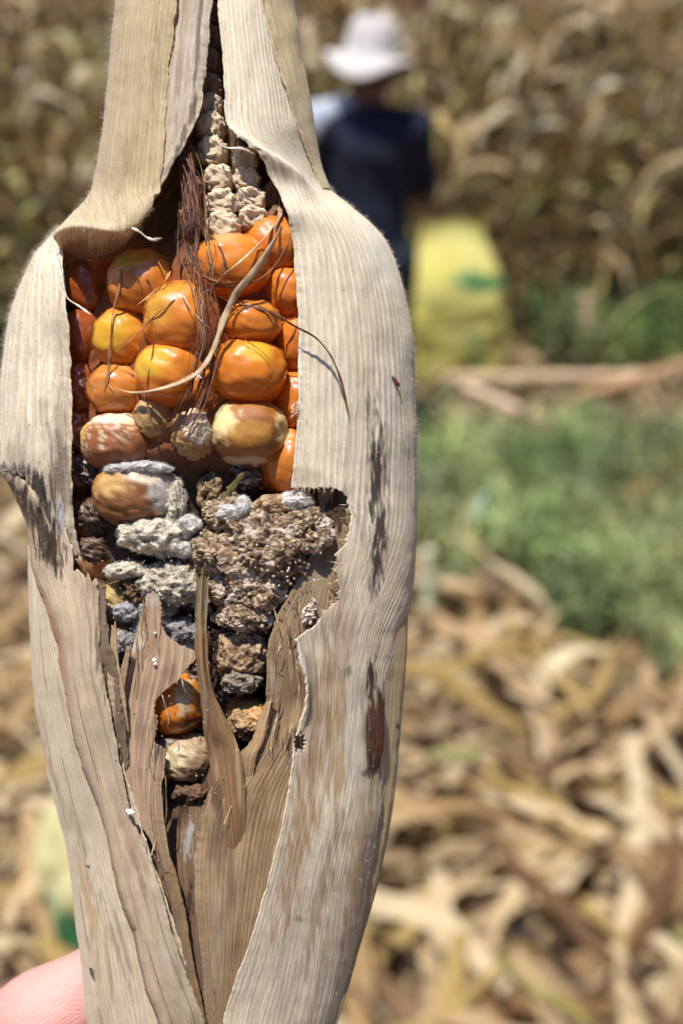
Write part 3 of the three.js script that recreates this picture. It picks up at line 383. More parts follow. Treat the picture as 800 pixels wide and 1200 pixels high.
// kernels showing through the torn husk lower down
kernel(208, 822, 32, 34, { base: '#c8641a', dark: '#8f3a0c', z: -3.4, deep: 6, patches: [[0.4, 0.3, 0.3, 0.6, '#d9c79a', 0.8], [0.5, -0.5, 0.4, 0.35, '#5b2c16', 0.85]] });
kernel(220, 884, 31, 27, { base: '#a98d68', dark: '#6d4a2b', mat: dullMat, z: -3.8, wrinkle: 0.1, patches: [[-0.3, 0.1, 0.5, 0.5, '#c9b48a', 0.7], [0.3, -0.3, 0.4, 0.3, '#5a3a24', 0.8]] });
kernel(205, 868, 24, 20, { base: '#6b4b30', dark: '#3c2616', mat: dullMat, z: -5 });
kernel(286, 838, 19, 21, { base: '#b98a48', dark: '#7c5530', mat: dullMat, z: -3.6, wrinkle: 0.15 });
kernel(147, 705, 25, 22, { base: '#a98b52', dark: '#6d5126', mat: dullMat, z: -4.8, wrinkle: 0.1 });
kernel(148, 745, 26, 24, { base: '#8a6a36', dark: '#55391c', mat: dullMat, z: -5, mould: -0.05 });
// decayed rows in the depth
for (let y = 560; y < 960; y += 46) for (let x = 130; x < 335; x += 52) { if (Math.hypot((x - 240) / 75, (y - 620) / 70) < 1) continue; kernel(x + rr(-8, 8), y + rr(-8, 8), rr(22, 28), rr(20, 26), { base: '#5e4029', dark: '#2f1d11', mat: dullMat, z: kz(x, y) - 3.2, wrinkle: 0.2, mould: rnd() < 0.4 ? -0.05 : 0 }); }
// undeveloped pale kernels at the tip, two rows
for (const [x, y, rx, ry] of [[250, 22, 10, 13], [249, 50, 11, 15], [248, 78, 12, 15], [249, 106, 13, 15], [248, 128, 14, 14], [249, 152, 16, 16], [251, 180, 16, 17], [256, 212, 16, 15], [260, 241, 18, 16], [263, 268, 19, 16], [287, 192, 13, 16], [289, 214, 15, 15], [292, 237, 17, 15], [297, 259, 17, 14], [224, 190, 11, 16], [226, 225, 12, 17], [228, 262, 14, 18], [316, 232, 10, 15], [322, 258, 10, 14]]) {
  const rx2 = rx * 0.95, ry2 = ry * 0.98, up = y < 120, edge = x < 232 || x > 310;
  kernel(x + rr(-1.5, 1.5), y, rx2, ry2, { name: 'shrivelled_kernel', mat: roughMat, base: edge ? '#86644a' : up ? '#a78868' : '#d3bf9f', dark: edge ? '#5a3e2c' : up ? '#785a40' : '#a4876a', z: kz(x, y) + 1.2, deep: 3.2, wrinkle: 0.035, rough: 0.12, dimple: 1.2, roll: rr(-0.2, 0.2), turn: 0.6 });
}
// mould and rotten lumps
const ico = mergeVertices((() => { const g = new THREE.IcosahedronGeometry(1, 22); g.deleteAttribute('uv'); g.deleteAttribute('normal'); return g; })());
function lump(name, x, y, rx, ry, z, deep, a, b, f = 3, amp = 0.5, speck) {
  const g = ico.clone(), p = g.attributes.position, c = [], uv = [], kk = 0.000116, s = x * 0.7 + y;
  for (let i = 0; i < p.count; i++) {
    const nx = p.getX(i), ny = p.getY(i), nz = p.getZ(i), u1 = nx * rx * f * 0.016, u2 = ny * ry * f * 0.016, u3 = nz * deep * f * 0.13, d = fbm(u1 + s, u2, u3, 4), e = fbm(u1 * 5 + s, u2 * 5, u3 * 5, 3), n = 1 + amp * 0.5 * d + 0.03 * e * 22 / (ry + 10);
    p.setXYZ(i, nx * n * rx * kk, ny * n * ry * kk, nz * n * deep / 1000); uv.push(nx * rx * kk + s, ny * ry * kk);
    let k = mixc(col(a), col(b), clamp(0.5 - 1.1 * d - 0.9 * e, 0, 1)); if (speck && n3(nx * 9 + s, ny * 9, nz * 9) > 0.55) k = mixc(k, col(speck), 0.8); c.push(...k);
  }
  g.setAttribute('color', new THREE.Float32BufferAttribute(c, 3)); g.setAttribute('uv', new THREE.Float32BufferAttribute(uv, 2)); g.computeVertexNormals();
  const m = obj(name, g, roughMat, ear); m.position.copy(P(x, y, z - deep * 0.8)); if (name === 'mould_clump') { const N = g.attributes.normal, spots = []; while (spots.length < 1500) { const i = Math.floor(rnd() * p.count); if (N.getZ(i) > -0.2) spots.push([p.getX(i), p.getY(i), p.getZ(i), N.getX(i), N.getY(i), N.getZ(i)]); } fuzz(spots, m, 0.3, mouldHair); } return m;
}
lump('mould_clump', 180, 626, 44, 23, -2.6, 4.5, '#dbd0b8', '#9e9078', 3, 0.5, '#6b6259');
lump('mould_clump', 205, 590, 14, 32, -4, 3, '#d2c5ac', '#8c7c62', 4, 0.6, '#4e453d');
lump('mould_clump', 163, 549, 40, 8, -2.4, 2.5, '#c3beb9', '#8d857d', 4, 0.5);
lump('mould_clump', 200, 684, 42, 26, -2.8, 4, '#cabda4', '#857860', 4, 0.55, '#574c45');
lump('mould_clump', 150, 668, 26, 10, -3.4, 3, '#d6c9b0', '#958568', 4, 0.7);
lump('mould_clump', 152, 715, 26, 14, -4.4, 3, '#a9a5a4', '#6b625d', 4, 0.7, '#4e453d');
lump('mould_clump', 143, 752, 26, 20, -5, 3, '#908a88', '#4d433d', 4, 0.7);
lump('mould_clump', 215, 740, 24, 18, -4.2, 4, '#9a9492', '#514742', 4, 0.6, '#3f352e');
lump('mould_clump', 270, 602, 22, 14, -1.6, 3, '#d2cdc6', '#8b8178', 4, 0.5);
lump('mould_clump', 285, 596, 9, 15, -1.2, 3, '#d8d4ce', '#9a9087', 4, 0.5);
lump('mould_clump', 348, 588, 20, 13, -1.8, 3, '#d3cfc9', '#9d8f80', 4, 0.5);
lump('mould_clump', 276, 700, 18, 22, -5, 4, '#8a8380', '#453a34', 4, 0.7);
for (let i = 0; i < 26; i++) { const x = rr(122, 222), y = rr(598, 765), s = rr(5, 15); if (Math.hypot(x - 166, (y - 577) * 1.2) < 38) continue; lump('mould_clump', x, y, s * rr(0.8, 1.5), s * rr(0.7, 1.1), kz(x, y) - rr(0.8, 2.4), rr(1.2, 2.6), ['#ddd5c8', '#c3b7a6', '#b1a08a'][i % 3], ['#92846f', '#7a6852', '#665440'][i % 3], 4, 0.6); }
lump('rotten_tissue', 322, 592, 24, 13, -2.2, 3, '#b99a74', '#6f5238', 3, 0.5);
lump('rotten_tissue', 247, 578, 16, 26, -4.6, 4, '#a98d66', '#4d3824', 3, 0.7, '#2b1d12');
lump('rotten_tissue', 285, 762, 38, 34, -3.4, 4, '#b3946e', '#65482f', 3, 0.5, '#cbb79a');
lump('rotten_tissue', 283, 798, 24, 15, -2.8, 3, '#8f7f6c', '#4d4034', 4, 0.6, '#b9ab98');
lump('rotten_tissue', 287, 846, 20, 20, -3.6, 3, '#b08a58', '#5d432c', 3, 0.6, '#d0bfa4');
lump('rotten_tissue', 225, 925, 32, 14, -4.6, 3, '#6d5038', '#2d1d13', 3, 0.7);
lump('rotten_tissue', 160, 690, 18, 26, -4.6, 3, '#7d5f42', '#42301f', 4, 0.8);
// insect frass: crumbs heaped in the hollow
const heaps = [[310, 640, 62, 48, -0.6, 5], [352, 622, 34, 28, -1, 4], [300, 690, 40, 30, -1, 4], [252, 650, 28, 30, -1.8, 4], [292, 722, 38, 18, -1.4, 3], [268, 600, 30, 22, -2.4, 3], [262, 690, 18, 24, -2.6, 3]];
const icoFine = mergeVertices((() => { const g = new THREE.IcosahedronGeometry(1, 64); g.deleteAttribute('uv'); g.deleteAttribute('normal'); return g; })());
for (const [x, y, rx, ry, z, d] of heaps) {
  const g = icoFine.clone(), p = g.attributes.position, c = [], uv = [], kk = 0.000116, pal = ['#a0866a', '#8a7052', '#bfa582', '#6d573f', '#a5917a', '#7d654a'].map(col);
  for (let i = 0; i < p.count; i++) {
    const nx = p.getX(i), ny = p.getY(i), nz = p.getZ(i), X = x + nx * rx, Y = y + ny * ry, Z = nz * d * 8, big = 1 + 0.42 * fbm(X * 0.028, Y * 0.028, Z * 0.028 + d, 3);
    const [w1, id] = worley(X * 0.23 + 0.6 * n3(X * 0.1, Y * 0.1, 1), Y * 0.27 + 0.6 * n3(X * 0.1, Y * 0.1, 5), Z * 0.23), [w2] = worley(X * 0.5, Y * 0.5, Z * 0.5), e = (0.55 - w1) * 4.0 + (0.5 - w2) * 1.4, f = big + e / Math.max(rx, ry);
    p.setXYZ(i, nx * f * rx * kk, ny * f * ry * kk, nz * big * d / 1000 + nz * e * kk); uv.push(X * kk, Y * kk);
    let k = pal[Math.floor(id * 5.99)]; k = mixc(k, col('#3d2f23'), clamp(smoothstep(w1, 0.42, 0.85) * 0.85, 0, 1)); k = mixc(k, col('#c6b6a2'), 0.7 * smoothstep(fbm(X * 0.035, Y * 0.035, 9, 3), 0.12, 0.3)); c.push(...k);
  }
  g.setAttribute('color', new THREE.Float32BufferAttribute(c, 3)); g.setAttribute('uv', new THREE.Float32BufferAttribute(uv, 2)); g.computeVertexNormals();
  obj('frass_heap', g, roughMat, ear).position.copy(P(x, y, z - d * 0.8));
}
{
  const crumb = mergeVertices((() => { const g = new THREE.IcosahedronGeometry(1, 2); g.deleteAttribute('uv'); g.deleteAttribute('normal'); return g; })());
  const p = crumb.attributes.position; for (let i = 0; i < p.count; i++) { const n = 1 + 0.55 * n3(p.getX(i) * 1.3, p.getY(i) * 1.3, p.getZ(i) * 1.3) + 0.25 * n3(p.getX(i) * 3, p.getY(i) * 3, p.getZ(i) * 3); p.setXYZ(i, p.getX(i) * n * 1.15, p.getY(i) * n * 0.85, p.getZ(i) * n); } crumb.computeVertexNormals();
  const crumbMat = new THREE.MeshPhysicalMaterial({ name: 'frass', color: new THREE.Color(1, 1, 1), roughness: 0.9 });
  const list = [], add = (x, y, z, s, hex, f) => list.push([x, y, z, s, new THREE.Color(hex).multiplyScalar(f)]);
  const tones = ['#a08868', '#b59c7a', '#866d50', '#c4ad8c', '#6f583f', '#a88f6e', '#978670'];
  for (let i = 0; i < 1500; i++) {
    const h = heaps[Math.floor(Math.pow(rnd(), 1.25) * heaps.length)], a = rnd() * 6.2832, r = Math.pow(rnd(), 0.35), ca = Math.cos(a) * r, sa = Math.sin(a) * r, w = 1 + 0.35 * n2(Math.cos(a) * 2 + h[0], Math.sin(a) * 2);
    const x = h[0] + ca * h[2] * w, y = h[1] + sa * h[3] * w, z = h[4] - 1 - h[5] * 0.8 + h[5] * Math.sqrt(Math.max(0.02, 1 - r * r)) * (0.95 + 0.35 * fbm(x * 0.04, y * 0.04, 3, 3)) + rr(-0.3, 0.45);
    add(x, y, z, rr(0.6, 1.4) * (rnd() < 0.15 ? 1.7 : 1), tones[Math.floor(rnd() * tones.length)], rr(0.75, 1.15));
  }
  for (let i = 0; i < 60; i++) { const x = 318 + 62 * (rnd() + rnd() - 1), y = 664 + 44 * (rnd() + rnd() - 1), h = heaps[0]; add(x, y, h[4] + 1.1 + rr(-0.3, 0.7), rr(0.6, 1.5), rnd() < 0.5 ? '#d3bfa6' : '#bfa78f', 1); }
  for (let i = 0; i < 200; i++) { const x = 362 + 9 * (rnd() + rnd() - 1), y = 719 + 12 * (rnd() + rnd() - 1) - (x - 362) * 0.6, b = body(theta(x, y), y, -1.2); add(x, y, b[2] + rr(0, 1.2), rr(1, 2.4), '#d8c3b2', 1); }
  for (let i = 0; i < 500; i++) { const x = rr(105, 300), y = rr(650, 960), z = kz(x, y) - 2.6 + rr(0, 1); add(x, y, z, rr(0.6, 1.5), tones[Math.floor(rnd() * tones.length)], rr(0.7, 1.15)); }
  for (let i = 0; i < 160; i++) { const x = rr(235, 300), y = rr(715, 900), z = kz(x, y) + rr(-1.6, -0.6); add(x, y, z, rr(0.7, 1.7), tones[Math.floor(rnd() * tones.length)], rr(0.9, 1.2)); }
  const im = new THREE.InstancedMesh(crumb, crumbMat, list.length), q = new THREE.Quaternion(), m = new THREE.Matrix4(), e = new THREE.Euler();
  list.forEach(([x, y, z, s, c], i) => { const r = s * 0.000112; im.setMatrixAt(i, m.compose(P(x, y, z), q.setFromEuler(e.set(rr(0, 6), rr(0, 6), rr(0, 6))), new THREE.Vector3(r * rr(0.6, 1.6), r * rr(0.6, 1.2), r))); im.setColorAt(i, c); });
  im.name = 'frass'; im.userData.kind = 'stuff'; im.castShadow = im.receiveShadow = true; ear.add(im);
  // crumbs and dust grains lying on the lower leaves
  const on = []; for (let i = 0; i < 200; i++) { const x = rr(100, 380), y = rr(640, 980); const near = Math.exp(-Math.pow((x - 215) / 70, 2)); if (rnd() > near) continue; const b = body(theta(x, y), y, x < 145 ? 1.2 : -1.3); on.push([b[0], y, b[2] + 0.05, rr(0.4, 1.0)]); }
  on.push([153, 951, body(theta(153, 951), 951, 1.2)[2] + 0.2, 3], [156, 953, body(theta(156, 953), 953, 1.2)[2] + 0.2, 2.4], [150, 950, body(theta(150, 950), 950, 1.2)[2] + 0.1, 2], [181, 774, body(theta(181, 774), 774, -1)[2] + 0.2, 2.4], [182, 778, body(theta(182, 778), 778, -1)[2] + 0.2, 2.2], [182, 742, body(theta(182, 742), 742, -1)[2] + 0.2, 1.8]);
  const im2 = new THREE.InstancedMesh(crumb, crumbMat, on.length);
  on.forEach(([x, y, z, s], i) => { const r = s * 0.000112; im2.setMatrixAt(i, m.compose(P(x, y, z), q.setFromEuler(e.set(rr(0, 6), rr(0, 6), rr(0, 6))), new THREE.Vector3(r, r, r))); im2.setColorAt(i, new THREE.Color(s > 1.5 ? '#efe8de' : '#b7a58c')); });
  im2.name = 'grain_dust'; im2.userData.kind = 'stuff'; ear.add(im2);
}
// silk: dry threads
function strand(name, pts, w, hex, o = {}) {
  const pp = pts.map(([x, y, z]) => P(x, y, z)), cv = new THREE.CatmullRomCurve3(pp, false, 'centripetal'), N = o.n ?? 60, S = 7, fr = cv.computeFrenetFrames(N), pos = [], c = [], idx = [], k = 0.000116, base = col(hex), dk = col(o.dark ?? '#3a2216'), s0 = pts[0][0] + pts[0][1];
  for (let i = 0; i <= N; i++) {
    const t = i / N, q = cv.getPointAt(t), r = w * k * 0.5 * (Math.min(1, (1 - t) * 8 + 0.25)) * Math.min(1, t * 10 + 0.4) * (1 + 0.3 * n2(t * 9, s0)), tw = t * (o.twist ?? 5) + s0;
    for (let j = 0; j < S; j++) {
      const a = j / S * 6.28318, ca = Math.cos(a) * r, sa = Math.sin(a) * r * (o.flat ?? 0.45), cc = ca * Math.cos(tw) - sa * Math.sin(tw), ss = ca * Math.sin(tw) + sa * Math.cos(tw);
      pos.push(q.x + fr.normals[i].x * cc + fr.binormals[i].x * ss, q.y + fr.normals[i].y * cc + fr.binormals[i].y * ss, q.z + fr.normals[i].z * cc + fr.binormals[i].z * ss);
      c.push(...mixc(base, dk, clamp(0.35 + 0.7 * n3(t * 14, a * 1.2, s0), 0, 1)));
      if (i < N) { const m = i * S + j, n = i * S + (j + 1) % S; idx.push(m, n, m + S, n, n + S, m + S); }
    }
  }
  return obj(name, geoFrom(pos, idx, c), silkMat, ear);
}
const silkMat = new THREE.MeshPhysicalMaterial({ name: 'dry_silk', vertexColors: true, roughness: 0.6, specularIntensity: 0.5, side: THREE.DoubleSide });
const zk = (x, y, d = 0.6) => { let z = kz(x, y) - 3; for (const [kx, ky, rx, ry, f, dp] of fronts) { const q = Math.pow(Math.abs(x - kx) / rx / 1.14, 2.6) + Math.pow(Math.abs(y - ky) / ry / 1.13, 2.6); if (q < 1) z = Math.max(z, f + dp * 0.1 - dp * (1 - Math.pow(1 - q, 0.42))); } return z + d * 0.45; };
const path = (l, d = 1.4) => {                          // drape a thread over what lies under it
  const f = [0, 1, 2].map((k) => curve(l.map((q, i) => [i, k === 2 ? q[2] ?? d : q[k]]))), N = 36, out = [];
  for (let i = 0; i <= N; i++) { const t = i / N * (l.length - 1), x = f[0](t), y = f[1](t); out.push([x, y, zk(x, y, 0), f[2](t)]); }
  let z = out.map((q) => q[2]); const h = []; for (let i = 0; i <= N; i++) { while (h.length > 1 && (z[h[h.length - 1]] - z[h[h.length - 2]]) * (i - h[h.length - 2]) <= (z[i] - z[h[h.length - 2]]) * (h[h.length - 1] - h[h.length - 2])) h.pop(); h.push(i); }
  for (let k = 0, i = 0; i <= N; i++) { while (k < h.length - 2 && i > h[k + 1]) k++; const a = h[k], b = h[k + 1], taut = lerp(z[a], z[b], (i - a) / (b - a)); z[i] = Math.max(z[i], taut - 0.22 * (taut - z[i])); } z = z.map((v, i) => (z[Math.max(0, i - 1)] + v + z[Math.min(N, i + 1)]) / 3);
  return out.map((q, i) => [q[0], q[1], z[i] + 0.25 + q[3] * 0.28]);
};
const dkSilk = ['#7d4a34', '#935c40', '#a67a58', '#673e2e'];
// main dark bundle
for (let i = 0; i < 24; i++) { const dx = rr(-17, 17), w = Math.pow(rnd(), 2) * 2.6 + 0.7, top = rr(150, 250), pale = rnd() < 0.35; strand('silk_thread', path([[212 + dx * 0.4 + (top < 190 ? 2 : 6), top], [220 + dx * 0.8 + rr(-6, 6), top + 30 + rr(0, 20)], [228 + dx * 1.1 + rr(-10, 10), 290], [236 + dx * 0.8 + rr(-7, 7), 330], [240 + dx * 0.7 + rr(-6, 6), 366], [239 + dx * 0.8 + rr(-6, 6), 402], [236 + dx + rr(-6, 6), 432], [227 + dx * 1.1, 462 + rr(-4, 4)], [212 + dx * 1.3, 490], [196 + dx * 1.5, 505 + rr(0, 16)]].map(([x, y]) => [x, y, 1.5 + rr(0, 2) + (y < 270 ? 6 : 0)])), w, pale ? '#a98a6a' : dkSilk[i % 4], { twist: rr(4, 9), n: 90, flat: 0.35, dark: pale ? '#6d4e38' : '#2e1a12' }); }
// wisps above, purple-brown
for (let i = 0; i < 10; i++) strand('silk_thread', path([[212 + rr(-8, 14), 150 + i * 6], [218 + rr(-8, 10), 190], [222 + rr(-10, 12), 225], [222 + rr(-14, 12), 262], [218 + rr(-14, 14), 300 + i * 3]].map(([x, y]) => [x, y, rr(3, 7)])), rr(1.2, 4), i % 2 ? '#6d5048' : '#8a6a58', { dark: '#40281f' });
// loops of red-brown thread to the right
strand('silk_thread', path([[232, 268], [250, 280], [262, 300], [262, 322], [250, 336]], 2.6), 4, '#7a4a2c');
strand('silk_thread', path([[240, 330], [262, 336], [286, 334], [306, 326], [322, 312], [336, 290], [341, 272]], 2.4), 3.6, '#8a4c26', { dark: '#5a2c14' });
strand('silk_thread', path([[236, 322], [258, 331], [284, 331], [304, 328], [318, 318]], 2.6), 3, '#94582e');
strand('silk_thread', path([[248, 345], [270, 352], [296, 356], [318, 366], [340, 374], [349, 368]], 2.2), 2.4, '#7a4022', { dark: '#4d2412' });
{ const z = (x, y, d) => body(theta(x, y), y, d)[2]; strand('silk_thread', [[264, 352, zk(264, 352, 2.6)], [290, 358, zk(290, 358, 2.8)], [318, 366, zk(318, 366, 3.4)], [345, 382, z(345, 382, 0.9)], [370, 396, z(370, 396, 1.2)], [388, 418, z(388, 418, 0.9)], [400, 448, z(400, 448, 0.9)], [408, 483, z(408, 483, 0.6)]], 3.6, '#7d5234', { dark: '#4a2a18', n: 90 }); }
// pale flat threads
strand('silk_thread', path([[330, 262, 3], [320, 285, 3], [298, 318, 3.2], [276, 345, 3.2], [262, 375, 3], [252, 405, 3], [238, 430, 3], [216, 446, 2.6], [186, 456, 2.4], [158, 460, 2.2], [138, 456, 2]]), 8, '#c9ae8a', { dark: '#8f6e4c', flat: 0.3, n: 110, twist: 3 });
strand('silk_thread', path([[325, 225, 2.4], [328, 250, 2.8], [322, 270, 3]]), 6, '#b59878', { dark: '#7d5f46' });
strand('silk_thread', path([[262, 322, 2.8], [282, 306, 3], [304, 286, 3], [322, 262, 2.8]]), 3.2, '#d8bd94', { dark: '#a98457' });
strand('silk_thread', path([[212, 340, 2.6], [222, 360, 2.8], [236, 376, 2.8], [248, 388, 2.6]]), 2.4, '#d3b48c', { dark: '#9c7850' });
strand('silk_thread', path([[148, 300, 2], [140, 335, 1.8], [132, 370, 2.2], [130, 402, 2.4], [128, 432, 2.4], [122, 460, 1.6]]), 4.5, '#b08058', { dark: '#7a4e30', flat: 0.3 });
strand('silk_thread', path([[205, 350, 2], [186, 366, 2], [168, 384, 2.2], [150, 402, 2.2], [135, 415, 2]]), 2.2, '#bd8a5c', { dark: '#80552f' });
strand('silk_thread', path([[182, 390, 2], [178, 420, 2], [172, 450, 2.2], [174, 480, 2.2], [180, 505, 2]]), 2.2, '#a87040', { dark: '#6d4020' });
strand('silk_thread', path([[200, 318, 2], [190, 334, 2], [176, 346, 2], [160, 358, 2]]), 3, '#d9a878', { dark: '#a8743f', flat: 0.3 });
for (let i = 0; i < 8; i++) { const x = rr(120, 330), y = rr(275, 470), dx = rr(-40, 40), dy = rr(20, 70); strand('silk_thread', path([[x, y], [x + dx * 0.4 + rr(-8, 8), y + dy * 0.35], [x + dx * 0.7 + rr(-8, 8), y + dy * 0.7], [x + dx, y + dy]].map(([a, b]) => [clamp(a, 102, 337), b]), 1.6), rr(0.8, 1.8), ['#c08a54', '#a0653a', '#d8b080', '#8a5030'][i % 4], { dark: '#7a4a2a', n: 40 }); }
// curled fibres of the leaf margins
{ const z = (x, y, d) => body(theta(x, y), y, d)[2];
  strand('margin_fibre', [[155, 267, 2.6], [164, 272, 3], [172, 278, 3], [180, 281, 2.8], [190, 279, 2.6]], 3.4, '#e9ddc8', { dark: '#c9b496' });
  strand('margin_fibre', [[66, 292, -6], [70, 312, -5.4], [74, 334, -5], [80, 350, -4.6], [92, 358, -4], [107, 369, -3.4]], 3.4, '#e6dac6', { dark: '#c0ab8e' });
  strand('margin_fibre', [[254, 158, -3], [256, 168, -2.4], [266, 173, -1.6], [282, 174, -0.6], [298, 180, 0]], 3.2, '#e9ddc8', { dark: '#c9b496' });
  for (let i = 0; i < 5; i++) { const y = 470 + i * 3; strand('margin_fibre', [[350, y, z(350, y, -0.6)], [345, y + rr(0, 6), z(345, y, -0.2)], [341, y + rr(4, 12), z(341, y, 0)]], 1.2, '#e9e0d0', { dark: '#d0c0a4', n: 12 }); }
}
for (let i = 0; i < 70; i++) {
  const y0 = rr(690, 1000), x0 = [flapL(y0) + rr(-3, 3), flapR(y0) + rr(-3, 3), stripRight(y0) + rr(-3, 3), panelL(Math.max(760, y0)) + rr(0, 40), flapEdge(y0) - rr(0, 6)][i % 5], L = rr(14, 70), z = (x, y, d) => body(theta(x, y), y, d)[2], bend = rr(-9, 9);
  strand('husk_fibre', [[x0, y0, z(x0, y0, -0.9)], [x0 + bend * 0.5, y0 + L * 0.35, z(x0, y0 + L * 0.35, -0.5)], [x0 + bend, y0 + L * 0.7, z(x0, y0 + L * 0.7, -0.5)], [x0 + bend * 0.6 + rr(-4, 4), y0 + L, z(x0, y0 + L, -0.9)]], rr(0.7, 1.9), ['#cbb28c', '#9a7a56', '#e0cba8', '#7d5c3e'][i % 4], { dark: '#8a6c4c', n: 18 });
}
for (let i = 0; i < 46; i++) { const side = i < 30, y = side ? rr(590, 745) : 572 + rr(-1, 2), x = side ? tear(y) + 3 : rr(344, 392), L = rr(5, 16), z = body(theta(x, y), y, -0.1)[2], dx = side ? -L : rr(-4, 4), dy = side ? rr(-3, 9) : L * 0.7; strand('husk_fibre', [[x - dx * 0.3, y - dy * 0.3, z], [x + dx * 0.4, y + dy * 0.4, z - 0.1], [x + dx, y + dy, z - rr(0.2, 0.9)]], rr(0.7, 1.6), ['#cbb795', '#a98c68', '#e2d2b2'][i % 3], { dark: '#9a7e5c', n: 12 }); }
// green-brown sliver lying across the hollow
strand('husk_sliver', [[288, 552, -3], [272, 572, -3.2], [258, 592, -3.4], [246, 615, -3.6], [238, 640, -3.6], [237, 672, -2.6]], 8, '#6d6238', { dark: '#3f3820', flat: 0.4, twist: 1 });
// ---------- insect on the husk, hand ----------
function onHusk(x, y, dz) { const b = body(theta(x, y), y, dz); return ear.localToWorld(P(b[0], b[1], b[2])); }
ear.updateMatrixWorld(true);
{
  const bug = thing('red_insect', 'tiny dark red insect crawling on the pale right husk leaf', 'insect'), redMat = new THREE.MeshPhysicalMaterial({ name: 'insect_red', color: new THREE.Color(0.22, 0.018, 0.012), roughness: 0.35, clearcoat: 0.6 }), darkMat = new THREE.MeshStandardMaterial({ name: 'insect_dark', color: new THREE.Color(0.05, 0.01, 0.01), roughness: 0.5 });
  bug.position.copy(onHusk(462, 447, 0.35)); bug.quaternion.copy(ear.quaternion).multiply(new THREE.Quaternion().setFromEuler(new THREE.Euler(0, 0.75, -0.72)));
  const mm = 0.001, part = (n, sx, sy, sz, x, y, z, m) => { const g = new THREE.SphereGeometry(1, 20, 14); g.scale(sx * mm, sy * mm, sz * mm); g.translate(x * mm, y * mm, z * mm); return obj(n, g, m, bug); };
  part('abdomen', 0.62, 0.30, 0.28, 0.42, 0, 0.12, redMat); part('thorax', 0.34, 0.24, 0.22, -0.32, 0.01, 0.1, redMat); part('head', 0.22, 0.15, 0.15, -0.74, 0.02, 0.06, darkMat);
  for (const [bx, s] of [[-0.45, 1], [-0.2, 1], [0.1, 1], [-0.45, -1], [-0.2, -1], [0.1, -1]]) { const c = new THREE.CatmullRomCurve3([[bx, 0.12 * s, 0.1], [bx - 0.1, 0.38 * s, 0.16], [bx - 0.16, 0.62 * s, -0.14]].map((q) => new THREE.Vector3(...q).multiplyScalar(mm))); obj('leg', new THREE.TubeGeometry(c, 8, 0.03 * mm, 5), darkMat, bug); }
  for (const s of [1, -1]) { const c = new THREE.CatmullRomCurve3([[-0.88, 0.05 * s, 0.08], [-1.05, 0.14 * s, 0.14], [-1.24, 0.18 * s, 0.06]].map((q) => new THREE.Vector3(...q).multiplyScalar(mm))); obj('antenna', new THREE.TubeGeometry(c, 8, 0.022 * mm, 5), darkMat, bug); }
  const b2 = thing('dark_insect', 'small dark brown insect flat on the lower left husk just above the fingertip', 'insect');
  b2.position.copy(onHusk(109, 1138, 0.35)); b2.quaternion.copy(ear.quaternion).multiply(new THREE.Quaternion().setFromEuler(new THREE.Euler(0, -0.8, -0.95)));
  const brown = new THREE.MeshPhysicalMaterial({ name: 'insect_brown', color: new THREE.Color(0.035, 0.016, 0.01), roughness: 0.4, clearcoat: 0.4 }), wingMat = new THREE.MeshPhysicalMaterial({ name: 'insect_wing', color: new THREE.Color(0.2, 0.1, 0.06), roughness: 0.5, transmission: 0.4, thickness: 0 });
  const part2 = (n, sx, sy, sz, x, y, z, m) => { const g = new THREE.SphereGeometry(1, 18, 12); g.scale(sx * mm, sy * mm, sz * mm); g.translate(x * mm, y * mm, z * mm); return obj(n, g, m, b2); };
  part2('abdomen', 0.5, 0.24, 0.2, 0.3, 0, 0.1, brown); part2('head', 0.22, 0.2, 0.18, -0.34, 0, 0.1, brown); part2('wing', 0.5, 0.22, 0.05, 0.62, 0.16, 0.16, wingMat);
  for (const [bx, s] of [[-0.2, 1], [0, 1], [0.2, 1], [-0.2, -1], [0, -1], [0.2, -1]]) { const c = new THREE.CatmullRomCurve3([[bx, 0.1 * s, 0.08], [bx, 0.36 * s, 0.14], [bx + 0.06, 0.55 * s, -0.1]].map((q) => new THREE.Vector3(...q).multiplyScalar(mm))); obj('leg', new THREE.TubeGeometry(c, 6, 0.03 * mm, 5), brown, b2); }
}
